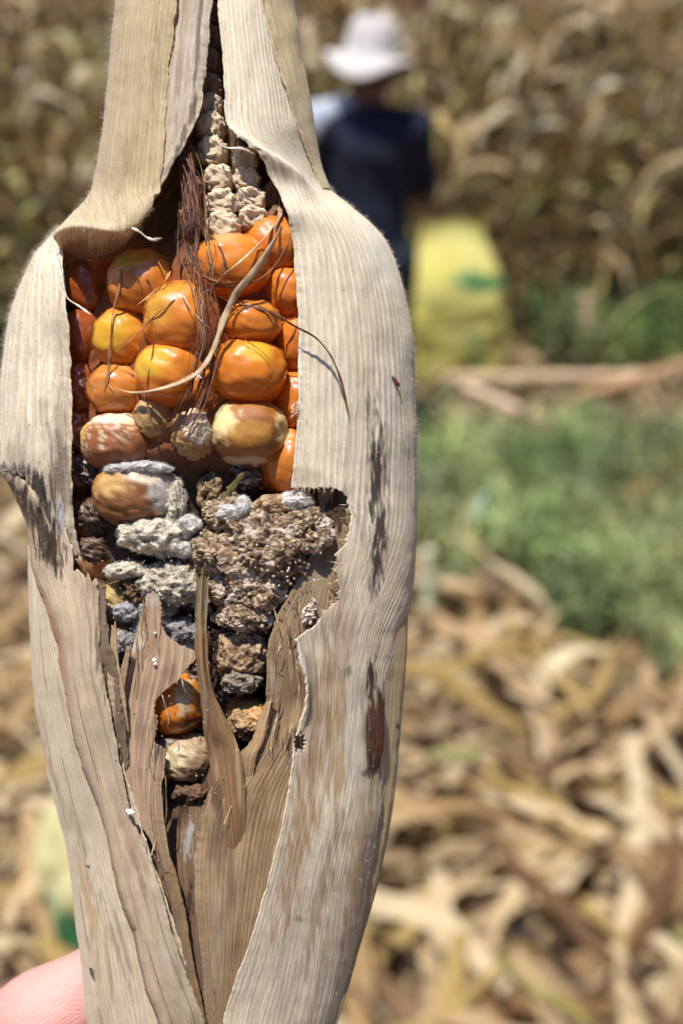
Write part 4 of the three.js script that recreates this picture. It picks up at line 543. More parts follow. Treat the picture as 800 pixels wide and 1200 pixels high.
// smooth-min body field meshed with marching cubes; capsules: [ax,ay,az, bx,by,bz, ra, rb]
function fieldMesh(caps, cell, k, extra) {
  const lo = new THREE.Vector3(1e9, 1e9, 1e9), hi = lo.clone().negate();
  for (const c of caps) for (const o of [0, 3]) { const r = Math.max(c[6], c[7]) + cell * 4; for (let a = 0; a < 3; a++) { const e = 'xyz'[a]; lo[e] = Math.min(lo[e], c[o + a] - r); hi[e] = Math.max(hi[e], c[o + a] + r); } }
  const size = Math.max(hi.x - lo.x, hi.y - lo.y, hi.z - lo.z), N = Math.ceil(size / cell) + 3, mc = new MarchingCubes(N, new THREE.MeshStandardMaterial(), false, false, 400000), mid = lo.clone().add(hi).multiplyScalar(0.5), half = size / 2 * N / (N - 3);
  mc.isolation = 0;
  const bx = caps.map((c) => [c[3] - c[0], c[4] - c[1], c[5] - c[2]]), bl = bx.map((b) => b[0] * b[0] + b[1] * b[1] + b[2] * b[2]);
  for (let z = 0; z < N; z++) for (let y = 0; y < N; y++) for (let x = 0; x < N; x++) {
    const wx = mid.x + (x - N / 2) / (N / 2) * half, wy = mid.y + (y - N / 2) / (N / 2) * half, wz = mid.z + (z - N / 2) / (N / 2) * half; let d = 1e9;
    if (wx < lo.x - cell || wy < lo.y - cell || wz < lo.z - cell || wx > hi.x + cell || wy > hi.y + cell || wz > hi.z + cell) { mc.field[x + y * N + z * N * N] = -1; continue; }
    for (let i = 0; i < caps.length; i++) { const c = caps[i], b = bx[i], px = wx - c[0], py = wy - c[1], pz = wz - c[2], t = bl[i] ? clamp((px * b[0] + py * b[1] + pz * b[2]) / bl[i], 0, 1) : 0, s = Math.hypot(px - b[0] * t, py - b[1] * t, (pz - b[2] * t) * (c[8] ?? 1)) - (c[6] + (c[7] - c[6]) * t); if (d > 1e8) d = s; else { const kk = c[9] ?? k, h = Math.max(kk - Math.abs(d - s), 0) / kk; d = Math.min(d, s) - h * h * kk * 0.25; } }
    if (extra) d = extra(wx, wy, wz, d);
    mc.field[x + y * N + z * N * N] = -d;
  }
  mc.update();
  const n = mc.count, g = new THREE.BufferGeometry(), pos = new Float32Array(n * 3);
  for (let i = 0; i < n; i++) { pos[i * 3] = mid.x + mc.positionArray[i * 3] * half; pos[i * 3 + 1] = mid.y + mc.positionArray[i * 3 + 1] * half; pos[i * 3 + 2] = mid.z + mc.positionArray[i * 3 + 2] * half; }
  g.setAttribute('position', new THREE.BufferAttribute(pos, 3));
  const w = mergeVertices(g, cell * 0.02); w.computeVertexNormals(); return w;
}
{
  // left hand: palm below the frame, index finger passing behind the ear, thumb in front of the stem
  const hand = thing('hand', 'pink bare hand holding the ear from behind, fingertip at the lower left', 'hand');
  hand.position.copy(ear.position); hand.quaternion.copy(ear.quaternion);
  const H = (x, y, z) => P(x, y, z).toArray(), cap = (a, b, ra, rb, fl, kk) => [...a, ...b, ra / 1000, rb / 1000, fl, kk], caps = [];
  const finger = (pts, rs) => { for (let i = 0; i < pts.length - 1; i++) caps.push(cap(H(...pts[i]), H(...pts[i + 1]), rs[i], rs[i + 1], 1, i ? 0.004 : 0.008)); };
  caps.push(cap(H(-260, 1480, -30), H(-330, 1800, -28), 13, 15), cap(H(-160, 1560, -32), H(-250, 1840, -30), 13, 14), cap(H(-350, 1430, -28), H(-400, 1760, -24), 12, 15), cap(H(-90, 1690, -34), H(-210, 1880, -30), 11, 13), cap(H(-330, 1800, -28), H(-420, 2250, -20), 18, 21), cap(H(-280, 1850, -28), H(-360, 2280, -20), 17, 19));
  finger([[-350, 1430, -30], [-150, 1332, -32], [52, 1203, -32.5], [150, 1137, -34]], [9.4, 8.6, 8.2, 7.0]);
  finger([[-240, 1480, -32], [-20, 1392, -36], [170, 1320, -38], [280, 1270, -38]], [9.2, 8.6, 8, 6.8]);
  finger([[-150, 1560, -34], [50, 1490, -37], [220, 1430, -38], [310, 1395, -37]], [8.6, 8.2, 7.6, 6.4]);
  finger([[-90, 1680, -34], [80, 1620, -36], [200, 1580, -36], [270, 1555, -35]], [7.6, 7, 6.4, 5.6]);
  finger([[-360, 1760, -20], [-210, 1640, -2], [20, 1530, 3], [170, 1440, 2]], [13, 10.5, 9.6, 7.6]);
  const g = fieldMesh(caps, 0.0022, 0.006), p = g.attributes.position, c = [], uv = [];
  for (let i = 0; i < p.count; i++) { const x = p.getX(i), y = p.getY(i), z = p.getZ(i); c.push(...mixc(col('#c98a80'), col('#d9a396'), 0.5 + 0.8 * fbm(x * 60, y * 60, z * 60, 3))); uv.push(x * 0.87 + y * 0.5, -x * 0.5 + y * 0.87); }
  g.setAttribute('color', new THREE.Float32BufferAttribute(c, 3)); g.setAttribute('uv', new THREE.Float32BufferAttribute(uv, 2));
  const ridge = noiseTexture(256, 256, (x, y) => 0.5 + 0.35 * Math.sin((y * 16 + 0.5 * per(x, y, 2, 1, 3)) * 6.2832) + 0.15 * per(x, y, 9, 9, 5), [1 / 0.02, 1 / 0.0085]);
  obj('skin', g, new THREE.MeshPhysicalMaterial({ name: 'finger_skin', vertexColors: true, roughness: 0.55, specularIntensity: 0.5, transmission: 0.12, thickness: 0, bumpMap: ridge, bumpScale: 0.00009 }), hand);
  // thumbnail and fingernails, on the far and near sides
  const nailMat = new THREE.MeshPhysicalMaterial({ name: 'nail', color: col2('#d9a79a'), roughness: 0.35, clearcoat: 0.3 });
  for (const [x, y, z, r, s] of [[150, 1150, -40.2, -0.52, -1], [280, 1270, -44, -0.4, -1], [310, 1395, -42.6, -0.38, -1], [270, 1555, -39.8, -0.3, -1], [170, 1440, 8.6, 0.6, 1]]) { const n = new THREE.SphereGeometry(1, 20, 12); n.scale(0.0055, 0.0042, 0.001); const m = obj('fingernail', n, nailMat, hand); m.position.copy(P(x, y, z)); m.rotation.z = 0.5; }
}
function col2(h) { return new THREE.Color(h); }
// ---------- the field behind ----------
const soilMat = new THREE.MeshStandardMaterial({ name: 'soil', vertexColors: true, roughness: 1 });
const groundY = (x, z) => 0.05 * n2(x * 0.8, z * 0.8) + 0.02 * n2(x * 3, z * 3) + 0.012 * clamp(-z - 3, 0, 30);
const ground = (() => {
  const pos = [], c = [], idx = [], N = 150;
  const sp = (t) => Math.sign(t) * (Math.abs(t) * 8 + Math.pow(Math.abs(t), 5) * 190);
  for (let a = 0; a <= N; a++) for (let b = 0; b <= N; b++) { const x = sp(b / N * 2 - 1), z = -3 + sp(a / N * 2 - 1), far = Math.hypot(x, z) > 25; pos.push(x, far ? 0.2 : groundY(x, z) - 0.01, z); c.push(...mixc(col('#4b3826'), col('#7a6244'), 0.5 + 0.6 * fbm(x * 1.5, z * 1.5, 1, 4))); if (a < N && b < N) { const i = a * (N + 1) + b; idx.push(i, i + N + 1, i + 1, i + 1, i + N + 1, i + N + 2); } }
  const g = obj('ground', geoFrom(pos, idx, c), soilMat); g.userData.kind = 'structure'; g.userData.label = 'brown field soil under a cover of dry maize leaves'; return g;
})();
// a dry leaf blade: folded ribbon along x, arched and twisted
function blade(L, W, arch, twist, fold, curl, seed, seg = 12) {
  const pos = [], idx = [];
  for (let i = 0; i <= seg; i++) {
    const t = i / seg, w = W * 0.5 * Math.pow(Math.sin(Math.PI * clamp(0.12 + t * 0.86, 0, 1)), 0.6), tw = twist * t + 0.5 * n2(t * 3, seed), x = L * (t - 0.5), y = arch * Math.sin(Math.PI * t) + 0.02 * n2(t * 4, seed + 3), z = curl * (t - 0.5) * (t - 0.5) * 4 * L;
    for (const s of [-1, -0.5, 0, 0.5, 1]) { const o = s * w, u = fold * Math.abs(s) * w + 0.006 * n2(t * 9 + s, seed + 7); pos.push(x, y + o * Math.sin(tw) + u * Math.cos(tw), z + o * Math.cos(tw) - u * Math.sin(tw)); }
    if (i < seg) for (let j = 0; j < 4; j++) { const a = i * 5 + j; idx.push(a, a + 5, a + 1, a + 1, a + 5, a + 6); }
  }
  return geoFrom(pos, idx);
}
const dry = (hex, tr = 0.25) => new THREE.MeshPhysicalMaterial({ name: 'dry_leaf', color: col2(hex), roughness: 0.75, specularIntensity: 0.5, transmission: tr, thickness: 0, side: THREE.DoubleSide });
const litterTones = ['#b0926a', '#9a7b52', '#c2a87e', '#85653f', '#694c30', '#b0956c', '#a38850', '#c6b08a'], litterMats = litterTones.map((h) => dry(h));
const greenMats = [dry('#8f8a44'), dry('#7d8a48'), dry('#a99a4c')];
const blades = Array.from({ length: 10 }, (_, i) => blade(rr(0.32, 0.62), rr(0.026, 0.05), rr(-0.02, 0.06), rr(-1.3, 1.3), rr(-0.5, 0.6), rr(-0.14, 0.14), i * 3.7));
const inWeeds = (x, z) => x > -0.1 && z < -3.0 - 0.3 * n2(x * 2.3, 4) + 0.75 * smoothstep(x, 0.45, 1.0) && z > -4.15 + 0.25 * n2(x * 1.5, 9);
{
  let made = 0; const place = (m, x, z, up) => { m.position.set(x, groundY(x, z) + up, z); m.rotation.set(rr(-0.45, 0.45), rr(0, 6.28), rr(-0.35, 0.35)); };
  const nearSpots = []; let guard = 0;
  while (nearSpots.length < 290 && guard++ < 9000) { const z = -rr(0.75, 3.9), w = 0.31 * Math.hypot(z, 1.4) * 1.2, x = rr(-w, w); if (inWeeds(x, z) && rnd() < 0.65) continue; if (Math.abs(x + 0.03) < 0.1 * -z && rnd() < 0.75) continue; nearSpots.push([x, z]); }
  for (const [x, z] of nearSpots) { const m = obj('dry_leaf', blades[made % blades.length], rnd() < 0.09 ? greenMats[Math.floor(rnd() * 3)] : litterMats[Math.floor(rnd() * litterMats.length)], ground); place(m, x, z, rr(0.03, 0.2)); m.scale.setScalar(greenMats.includes(m.material) ? rr(0.4, 0.6) : rr(0.75, 1.25)); made++; }
  const mk = (name, count, mats, zr, filter, up, parent) => {
    const per_ = Math.floor(count / 3), white = new THREE.MeshPhysicalMaterial({ name: 'litter', color: 0xffffff, roughness: 0.8, transmission: 0.2, thickness: 0, side: THREE.DoubleSide });
    for (let k = 0; k < 3; k++) { const im = new THREE.InstancedMesh(blades[k * 3], white, per_), o = new THREE.Object3D(); let i = 0, g2 = 0; while (i < per_ && g2++ < per_ * 20) { const z = -rr(...zr), w = 0.36 * Math.hypot(z, 1.5) * 2.6 + 0.4, x = rr(-w, w); if (!filter(x, z)) continue; o.position.set(x, groundY(x, z) + rr(...up), z); o.rotation.set(rr(-0.5, 0.5), rr(0, 6.28), rr(-0.4, 0.4)); o.scale.setScalar(rr(0.6, 1.2)); o.updateMatrix(); im.setMatrixAt(i, o.matrix); im.setColorAt(i, col2(mats[Math.floor(rnd() * mats.length)]).multiplyScalar(rr(0.6, 1.05))); i++; } im.count = i; im.name = name; im.userData.kind = 'stuff'; im.castShadow = im.receiveShadow = true; parent.add(im); }
  };
  mk('leaf_litter', 3300, litterTones, [0.4, 3.4], (x, z) => !inWeeds(x, z), [0.0, 0.05], ground);
  mk('leaf_litter', 4800, ['#8f7350', '#a5875e', '#6f5436', '#b99f78', '#7d6a3c', '#8a7a44'], [3.2, 9], (x, z) => !inWeeds(x, z) || rnd() < 0.12, [0.0, 0.09], ground);
}
// green weeds: feathery low growth
{
  const sprig = (() => { const gs = [], r = mulberry(5); for (let i = 0; i < 22; i++) { const b = blade(0.05 + 0.05 * r(), 0.012, 0.01, 1, 0.3, 0.1, i, 3), m = new THREE.Matrix4().compose(new THREE.Vector3((r() - 0.5) * 0.09, 0.03 + r() * 0.26, (r() - 0.5) * 0.09), new THREE.Quaternion().setFromEuler(new THREE.Euler((r() - 0.5) * 1.6, r() * 6.28, 0.4 + r() * 0.8)), new THREE.Vector3(1, 1, 1)); b.applyMatrix4(m); gs.push(b); } for (let i = 0; i < 3; i++) { const c = new THREE.CylinderGeometry(0.0012, 0.003, 0.28, 4); c.rotateZ((i - 1) * 0.25); c.translate((i - 1) * 0.03, 0.14, 0); c.deleteAttribute('uv'); gs.push(c); } return mergeGeometries(gs); })();
  const weedMat = new THREE.MeshPhysicalMaterial({ name: 'weed_leaf', color: 0xffffff, roughness: 0.7, transmission: 0.35, thickness: 0, side: THREE.DoubleSide });
  const spread = (name, label, n, spot, tones, size) => { const im = new THREE.InstancedMesh(sprig, weedMat, n), o = new THREE.Object3D(); let i = 0; while (i < n) { const [x, z] = spot(); o.position.set(x, groundY(x, z) - 0.01, z); o.rotation.set(rr(-0.3, 0.3), rr(0, 6.28), rr(-0.3, 0.3)); o.scale.setScalar(rr(...size)); o.updateMatrix(); im.setMatrixAt(i, o.matrix); im.setColorAt(i, col2(tones[Math.floor(clamp(0.5 + 0.6 * n2(x * 1.1, z * 1.1) + rr(-0.3, 0.3), 0, 0.999) * tones.length)]).multiplyScalar(rr(0.6, 1.1) * (0.85 + 0.4 * n2(x * 1.7 + 9, z * 1.7)))); i++; } im.name = numbered(name); tag(im, label, 'weeds', null, 'stuff'); im.castShadow = im.receiveShadow = true; scene.add(im); };
  const greens = ['#8fa45c', '#a6b86e', '#b2c27a', '#bac884', '#c4ce90', '#d2d08a'];
  spread('weeds', 'low feathery green weeds growing on the right beyond the dry leaves', 1500, () => { for (;;) { const x = rr(-0.1, 2.4), z = -rr(2.0, 4.7); if (inWeeds(x, z) && n2(x * 2.3, z * 2.3) > -0.12) return [x, z]; } }, greens, [0.5, 1.15]);
  spread('field_edge_weeds', 'dark green weeds in the shade at the foot of the standing maize', 420, () => [rr(1.0, 2.6), -rr(5.2, 6.0)], ['#93ac58', '#849c4e', '#a4b060', '#b0a868'], [0.8, 1.5]);
  spread('left_weeds', 'small bright green weed patch at the far left edge', 26, () => [-2.05 + rr(-0.25, 0.25), -5.6 + rr(-0.3, 0.3)], ['#8fc48a', '#7db077'], [1.7, 2.7]);
}
// standing dry maize
const stemMat = new THREE.MeshStandardMaterial({ name: 'maize_stem', color: col2('#a08355'), roughness: 0.8 }), coverMat = dry('#d6c3a0'), tasselMat = new THREE.MeshStandardMaterial({ name: 'tassel', color: col2('#b39a6c'), roughness: 0.9 });
const maizeTones = ['#b39a72', '#c9b490', '#8f7148', '#a9905c', '#d0c19e', '#7c5c38', '#98945a', '#b3a76a', '#c2a566'], maizeMats = maizeTones.map((h) => dry(h, 0.35));
function hangingLeaf(L, W, droop, seed) {
  const pos = [], idx = [], S = 12; let x = 0, y = 0, a = 1.0;
  for (let i = 0; i <= S; i++) { const t = i / S, w = W * 0.5 * Math.pow(Math.max(0.02, 1 - t), 0.5) * (0.6 + 0.4 * Math.min(1, t * 6)), tw = 0.9 * n2(t * 2.5, seed) + t * 1.2 * Math.sin(seed), z = 0.05 * n2(t * 3, seed + 5); for (const s of [-1, 0, 1]) pos.push(x - Math.sin(a) * Math.abs(s) * w * 0.4, y + Math.cos(a) * Math.abs(s) * w * 0.4 + s * w * Math.sin(tw) * 0.6, z + s * w * Math.cos(tw)); a -= (droop / S) * (1 + 0.5 * n2(t * 5, seed + 2)); x += Math.cos(a) * L / S; y += Math.sin(a) * L / S; if (i < S) for (let j = 0; j < 2; j++) { const k = i * 3 + j; idx.push(k, k + 3, k + 1, k + 1, k + 3, k + 4); } }
  return geoFrom(pos, idx);
}
function maizeModel(v) {
  const r = mulberry(40 + v), H = 1.95 + 0.3 * r(), list = [];
  const cv = new THREE.CatmullRomCurve3([[0, 0, 0], [0.02 * (r() - 0.5), H * 0.4, 0.03 * (r() - 0.5)], [0.12 * (r() - 0.5), H * 0.8, 0.1 * (r() - 0.5)], [0.2 * (r() - 0.5), H, 0.16 * (r() - 0.5)]].map((q) => new THREE.Vector3(...q)));
  const st = new THREE.TubeGeometry(cv, 10, 0.011, 6); st.deleteAttribute('uv'); list.push(['stem', st, stemMat, '#a08355']);
  for (let i = 0; i < 11; i++) { const t = 0.1 + i * 0.08, q = cv.getPointAt(Math.min(0.98, t)), g = hangingLeaf(0.55 + 0.4 * r(), 0.055 + 0.045 * r(), 2.2 + 1.4 * r(), v * 20 + i); g.rotateY(i * 3.14 + (r() - 0.5) * 1.6); g.translate(q.x, q.y, q.z); const k = Math.floor(r() * maizeMats.length); list.push(['leaf', g, maizeMats[k], maizeTones[k]]); }
  const q = cv.getPointAt(0.5), e = new THREE.LatheGeometry([[0.004, 0], [0.026, 0.04], [0.03, 0.11], [0.018, 0.19], [0.004, 0.25]].map((p) => new THREE.Vector2(...p)), 10); e.deleteAttribute('uv'); e.rotateZ(-0.5); e.translate(q.x + 0.015, q.y, q.z); list.push(['husked_ear', e, coverMat, '#d6c3a0']);
  const top = cv.getPointAt(1), tg = []; for (let i = 0; i < 7; i++) { const c = new THREE.CylinderGeometry(0.0015, 0.003, 0.26, 4); c.translate(0, 0.13, 0); c.rotateZ((r() - 0.5) * 1.5); c.rotateY(r() * 6.28); c.translate(top.x, top.y - 0.02, top.z); c.deleteAttribute('uv'); tg.push(c); } list.push(['tassel', mergeGeometries(tg), tasselMat, '#b39a6c']);
  return list;
}
{
  const GROUP = 'dry maize plants standing at the edge of the field', LABEL = 'dry tan maize plant with drooping leaves, one of the blurred field edge behind';
  const models = [0, 1, 2, 3].map(maizeModel), protos = [];
  const spots = []; for (let row = 0; row < 4; row++) for (let i = 0; i < 22; i++) { const z = -5.75 - row * 0.5 + rr(-0.15, 0.15), x = -2.55 + i * 0.245 + rr(-0.09, 0.09); if (Math.hypot(x - 0.55, z + 5.6) < 0.4 || Math.abs(x) > 0.38 * -z + 0.2) continue; spots.push([x, z]); }
  spots.push([-1.5, -4.6], [-1.85, -4.9], [-1.3, -5.2], [-1.1, -4.9], [1.75, -5.1], [2.0, -5.3]);
  spots.forEach(([x, z], i) => {
    const v = i % 4; let g;
    if (!protos[v]) { g = protos[v] = new THREE.Group(); for (const [n, geo, mat] of models[v]) obj(n, geo, mat, g); tag(g, LABEL, 'maize plant', GROUP); } else g = protos[v].clone();
    g.name = numbered('maize_plant'); g.position.set(x, groundY(x, z) - 0.02, z); g.rotation.set(rr(-0.1, 0.1), rr(0, 6.28), rr(-0.12, 0.12)); g.scale.setScalar(rr(0.85, 1.1)); scene.add(g);
  });
  const mass = new THREE.MeshPhysicalMaterial({ name: 'maize_mass', vertexColors: true, roughness: 0.8, transmission: 0.3, thickness: 0, side: THREE.DoubleSide });
  models.slice(0, 3).forEach((m) => {
    const g = mergeGeometries(m.map(([, geo, , hex]) => { const q = geo.clone(), n = q.attributes.position.count, c = new Float32Array(n * 3), k = col(hex); for (let i = 0; i < n; i++) c.set(k, i * 3); q.setAttribute('color', new THREE.BufferAttribute(c, 3)); return q; }));
    const n = 820, im = new THREE.InstancedMesh(g, mass, n), o = new THREE.Object3D();
    for (let i = 0; i < n; i++) { const z = -7.7 - Math.pow(rnd(), 1.3) * 16, x = rr(-0.5, 0.5) * -z * 2.3; o.position.set(x, groundY(x, z) - 0.02, z); o.rotation.set(rr(-0.12, 0.12), rr(0, 6.28), rr(-0.12, 0.12)); o.scale.setScalar(rr(0.9, 1.25)); o.updateMatrix(); im.setMatrixAt(i, o.matrix); im.setColorAt(i, col2('#ffffff').multiplyScalar(rr(0.6, 1.1))); }
    im.name = numbered('maize_field'); tag(im, 'the blurred mass of dry standing maize farther back in the field', 'maize field', null, 'stuff'); im.castShadow = im.receiveShadow = true; scene.add(im);
  });
}
// fallen and cut stalks
function stalk(name, label, a, b, r, hex, category = 'maize stalk') {
  const A = new THREE.Vector3(...a), B = new THREE.Vector3(...b), t = thing(name, label, category, a), L = A.distanceTo(B), prof = []; for (let i = 0; i <= 40; i++) { const y = i / 40, node = Math.exp(-Math.pow(((y * L / 0.17) % 1 - 0.5) / 0.08, 2)); prof.push(new THREE.Vector2(r * (1 - 0.25 * y) * (1 + 0.18 * node), y * L)); }
  prof.unshift(new THREE.Vector2(0.0005, 0)); prof.push(new THREE.Vector2(0.0005, L));
  t.quaternion.setFromUnitVectors(new THREE.Vector3(0, 1, 0), B.sub(A).normalize());
  obj('stem', new THREE.LatheGeometry(prof, 12), new THREE.MeshStandardMaterial({ name: 'stalk', color: col2(hex), roughness: 0.75 }), t);
  for (let i = 0; i < 2; i++) { const g = hangingLeaf(0.3, 0.05, 2.6, r * 900 + i); const m = obj('leaf', g, litterMats[(i * 3 + 2) % 8], t); m.position.y = L * (0.4 + 0.25 * i); m.rotation.y = i * 2.5; }
}
stalk('fallen_stalk', 'pale fallen maize stalk lying level in front of the yellow sack', [0.45, 0.10, -5.05], [1.55, 0.13, -5.0], 0.03, '#c9ab86');
stalk('fallen_stalk', 'brown fallen maize stalk lying slanted at the right edge above the weeds', [1.05, 0.06, -4.85], [2.1, 0.26, -5.25], 0.028, '#b08a62');
stalk('fallen_stalk', 'short pale stalk piece lying among the weeds below the long fallen stalk', [0.52, 0.2, -4.6], [0.86, 0.1, -4.45], 0.03, '#cdb094');
stalk('cut_stalk', 'pale upright broken stalk right of the yellow sack', [1.22, 0.05, -5.35], [1.19, 0.42, -5.37], 0.035, '#c3a583');
stalk('cut_stalk', 'pale green upright stalk stump close beside the right husk edge', [0.255, 0, -2.85], [0.25, 0.26, -2.88], 0.02, '#c9cda6');
stalk('cut_stalk', 'leaning grey-green stalk between the stump and the weeds', [0.30, 0.02, -3.05], [0.45, 0.3, -3.2], 0.017, '#8fa58c');
{
  const arch = thing('bent_leaf', 'long pale maize leaf arching up over the dry litter', 'dry leaf', [0.52, 0.02, -2.35]);
  const c = new THREE.CatmullRomCurve3([[-0.08, 0, 0.14], [-0.05, 0.1, 0.05], [0.02, 0.2, 0], [0.14, 0.2, -0.03], [0.22, 0.16, -0.05]].map((q) => new THREE.Vector3(...q))), pos = [], idx = [];
  for (let i = 0; i <= 24; i++) { const t = i / 24, q = c.getPointAt(t), w = 0.026 * Math.sin(Math.PI * (0.15 + 0.8 * t)); for (const s of [-1, 0, 1]) pos.push(q.x + s * w * 0.8, q.y + Math.abs(s) * w * 0.35, q.z + s * w * 0.6); if (i < 24) for (let j = 0; j < 2; j++) { const k = i * 3 + j; idx.push(k, k + 3, k + 1, k + 1, k + 3, k + 4); } }
  obj('blade', geoFrom(pos, idx), dry('#d9c7a0', 0.3), arch);
}
// woven sacks: stuffed, pleated at the mouth, green printing
function sack(name, label, pos, turn, lean, w, h, d, tint, prints) {
  const t = thing(name, label, 'sack', pos, turn), g = [], c = [], idx = [], uv = [], A = 72, B = 60;
  for (let b = 0; b <= B; b++) for (let a = 0; a <= A; a++) {
    const v = b / B, an = a / A * 6.28319, top = Math.pow(smoothstep(v, 0.5, 1), 1.8), bot = 1 - smoothstep(v, 0, 0.12), sx = (w / 2) * (1 - 0.42 * top - 0.25 * bot) * (1 + 0.07 * n2(v * 2.2, lean * 9)), sz = (d / 2) * (1 - 0.93 * top - 0.35 * bot), cr = (1.12 - 0.22 * v) * (1 + 0.12 * fbm(Math.cos(an) * 1.4 + h, v * 3, Math.sin(an) * 1.4, 3) + 0.05 * top * Math.sin(an * 11)) + 0.02 * n3(Math.cos(an) * 4, v * 9, Math.sin(an) * 4 + h);
    const x = sgn(Math.cos(an), 0.5) * sx * cr, z = sgn(Math.sin(an), 0.6) * sz * cr, y = h * (v + 0.02 * top * Math.sin(an * 5));
    g.push(x + lean * y, y, z); let k = mixc(col(tint[0]), col(tint[1]), 0.5 + 0.7 * fbm(x * 5, y * 5, z * 5, 3));
    if (z > 0) for (const [px, py, rx, ry] of prints) { const e = Math.hypot((x / w - px) / rx, (v - py) / ry); if (e < 1) k = mixc(k, col('#2f7f4c'), 0.92); }
    c.push(...k); uv.push(x, y); if (a < A && b < B) { const i = b * (A + 1) + a; idx.push(i, i + A + 1, i + 1, i + 1, i + A + 1, i + A + 2); }
  }
  const body_ = obj('bag', geoFrom(g, idx, c, uv), new THREE.MeshPhysicalMaterial({ name: 'woven_plastic', vertexColors: true, roughness: 0.9, specularIntensity: 0.6, transmission: 0.35, thickness: 0, side: THREE.DoubleSide }), t);
  const tie = new THREE.TorusGeometry(w * 0.26, 0.006, 6, 24); tie.rotateX(Math.PI / 2); tie.scale(1.1, 1, 0.2); tie.translate(lean * h * 0.95, h * 0.95, 0); obj('tie', tie, new THREE.MeshStandardMaterial({ name: 'twine', color: col2('#c9c3a0'), roughness: 0.8 }), t);
  return t;
}
sack('yellow_sack', 'tall yellow woven sack with green print standing beside the person', [0.52, 0.0, -5.28], 0.1, 0, 0.5, 0.78, 0.4, ['#dccd5e', '#e8df92'], [[0.1, 0.7, 0.12, 0.055], [0.33, 0.68, 0.22, 0.045], [0.14, 0.36, 0.14, 0.035], [0.06, 0.28, 0.05, 0.08], [0.2, 0.24, 0.12, 0.035], [0.12, 0.14, 0.12, 0.05]]);
sack('pale_sack', 'pale yellow and green sack lying low behind the lower left husk', [-0.20, -0.03, -1.66], 0.35, -0.28, 0.5, 0.55, 0.34, ['#d8cf86', '#e6dfa6'], [[-0.42, 0.5, 0.25, 0.06], [-0.35, 0.38, 0.25, 0.12], [-0.28, 0.22, 0.25, 0.1], [-0.2, 0.1, 0.3, 0.08]]);
{ const s = thing('blue_scrap', 'small scrap of blue plastic in the weeds beside the right husk edge', 'plastic scrap', [0.24, 0.16, -3.75]); const g = new THREE.PlaneGeometry(0.1, 0.12, 8, 8), p = g.attributes.position; for (let i = 0; i < p.count; i++) p.setZ(i, 0.03 * n2(p.getX(i) * 20, p.getY(i) * 20)); g.computeVertexNormals(); obj('sheet', g, new THREE.MeshPhysicalMaterial({ name: 'blue_plastic', color: col2('#5d83bd'), roughness: 0.4, transmission: 0.3, thickness: 0, side: THREE.DoubleSide }), s).rotation.x = -0.5; }
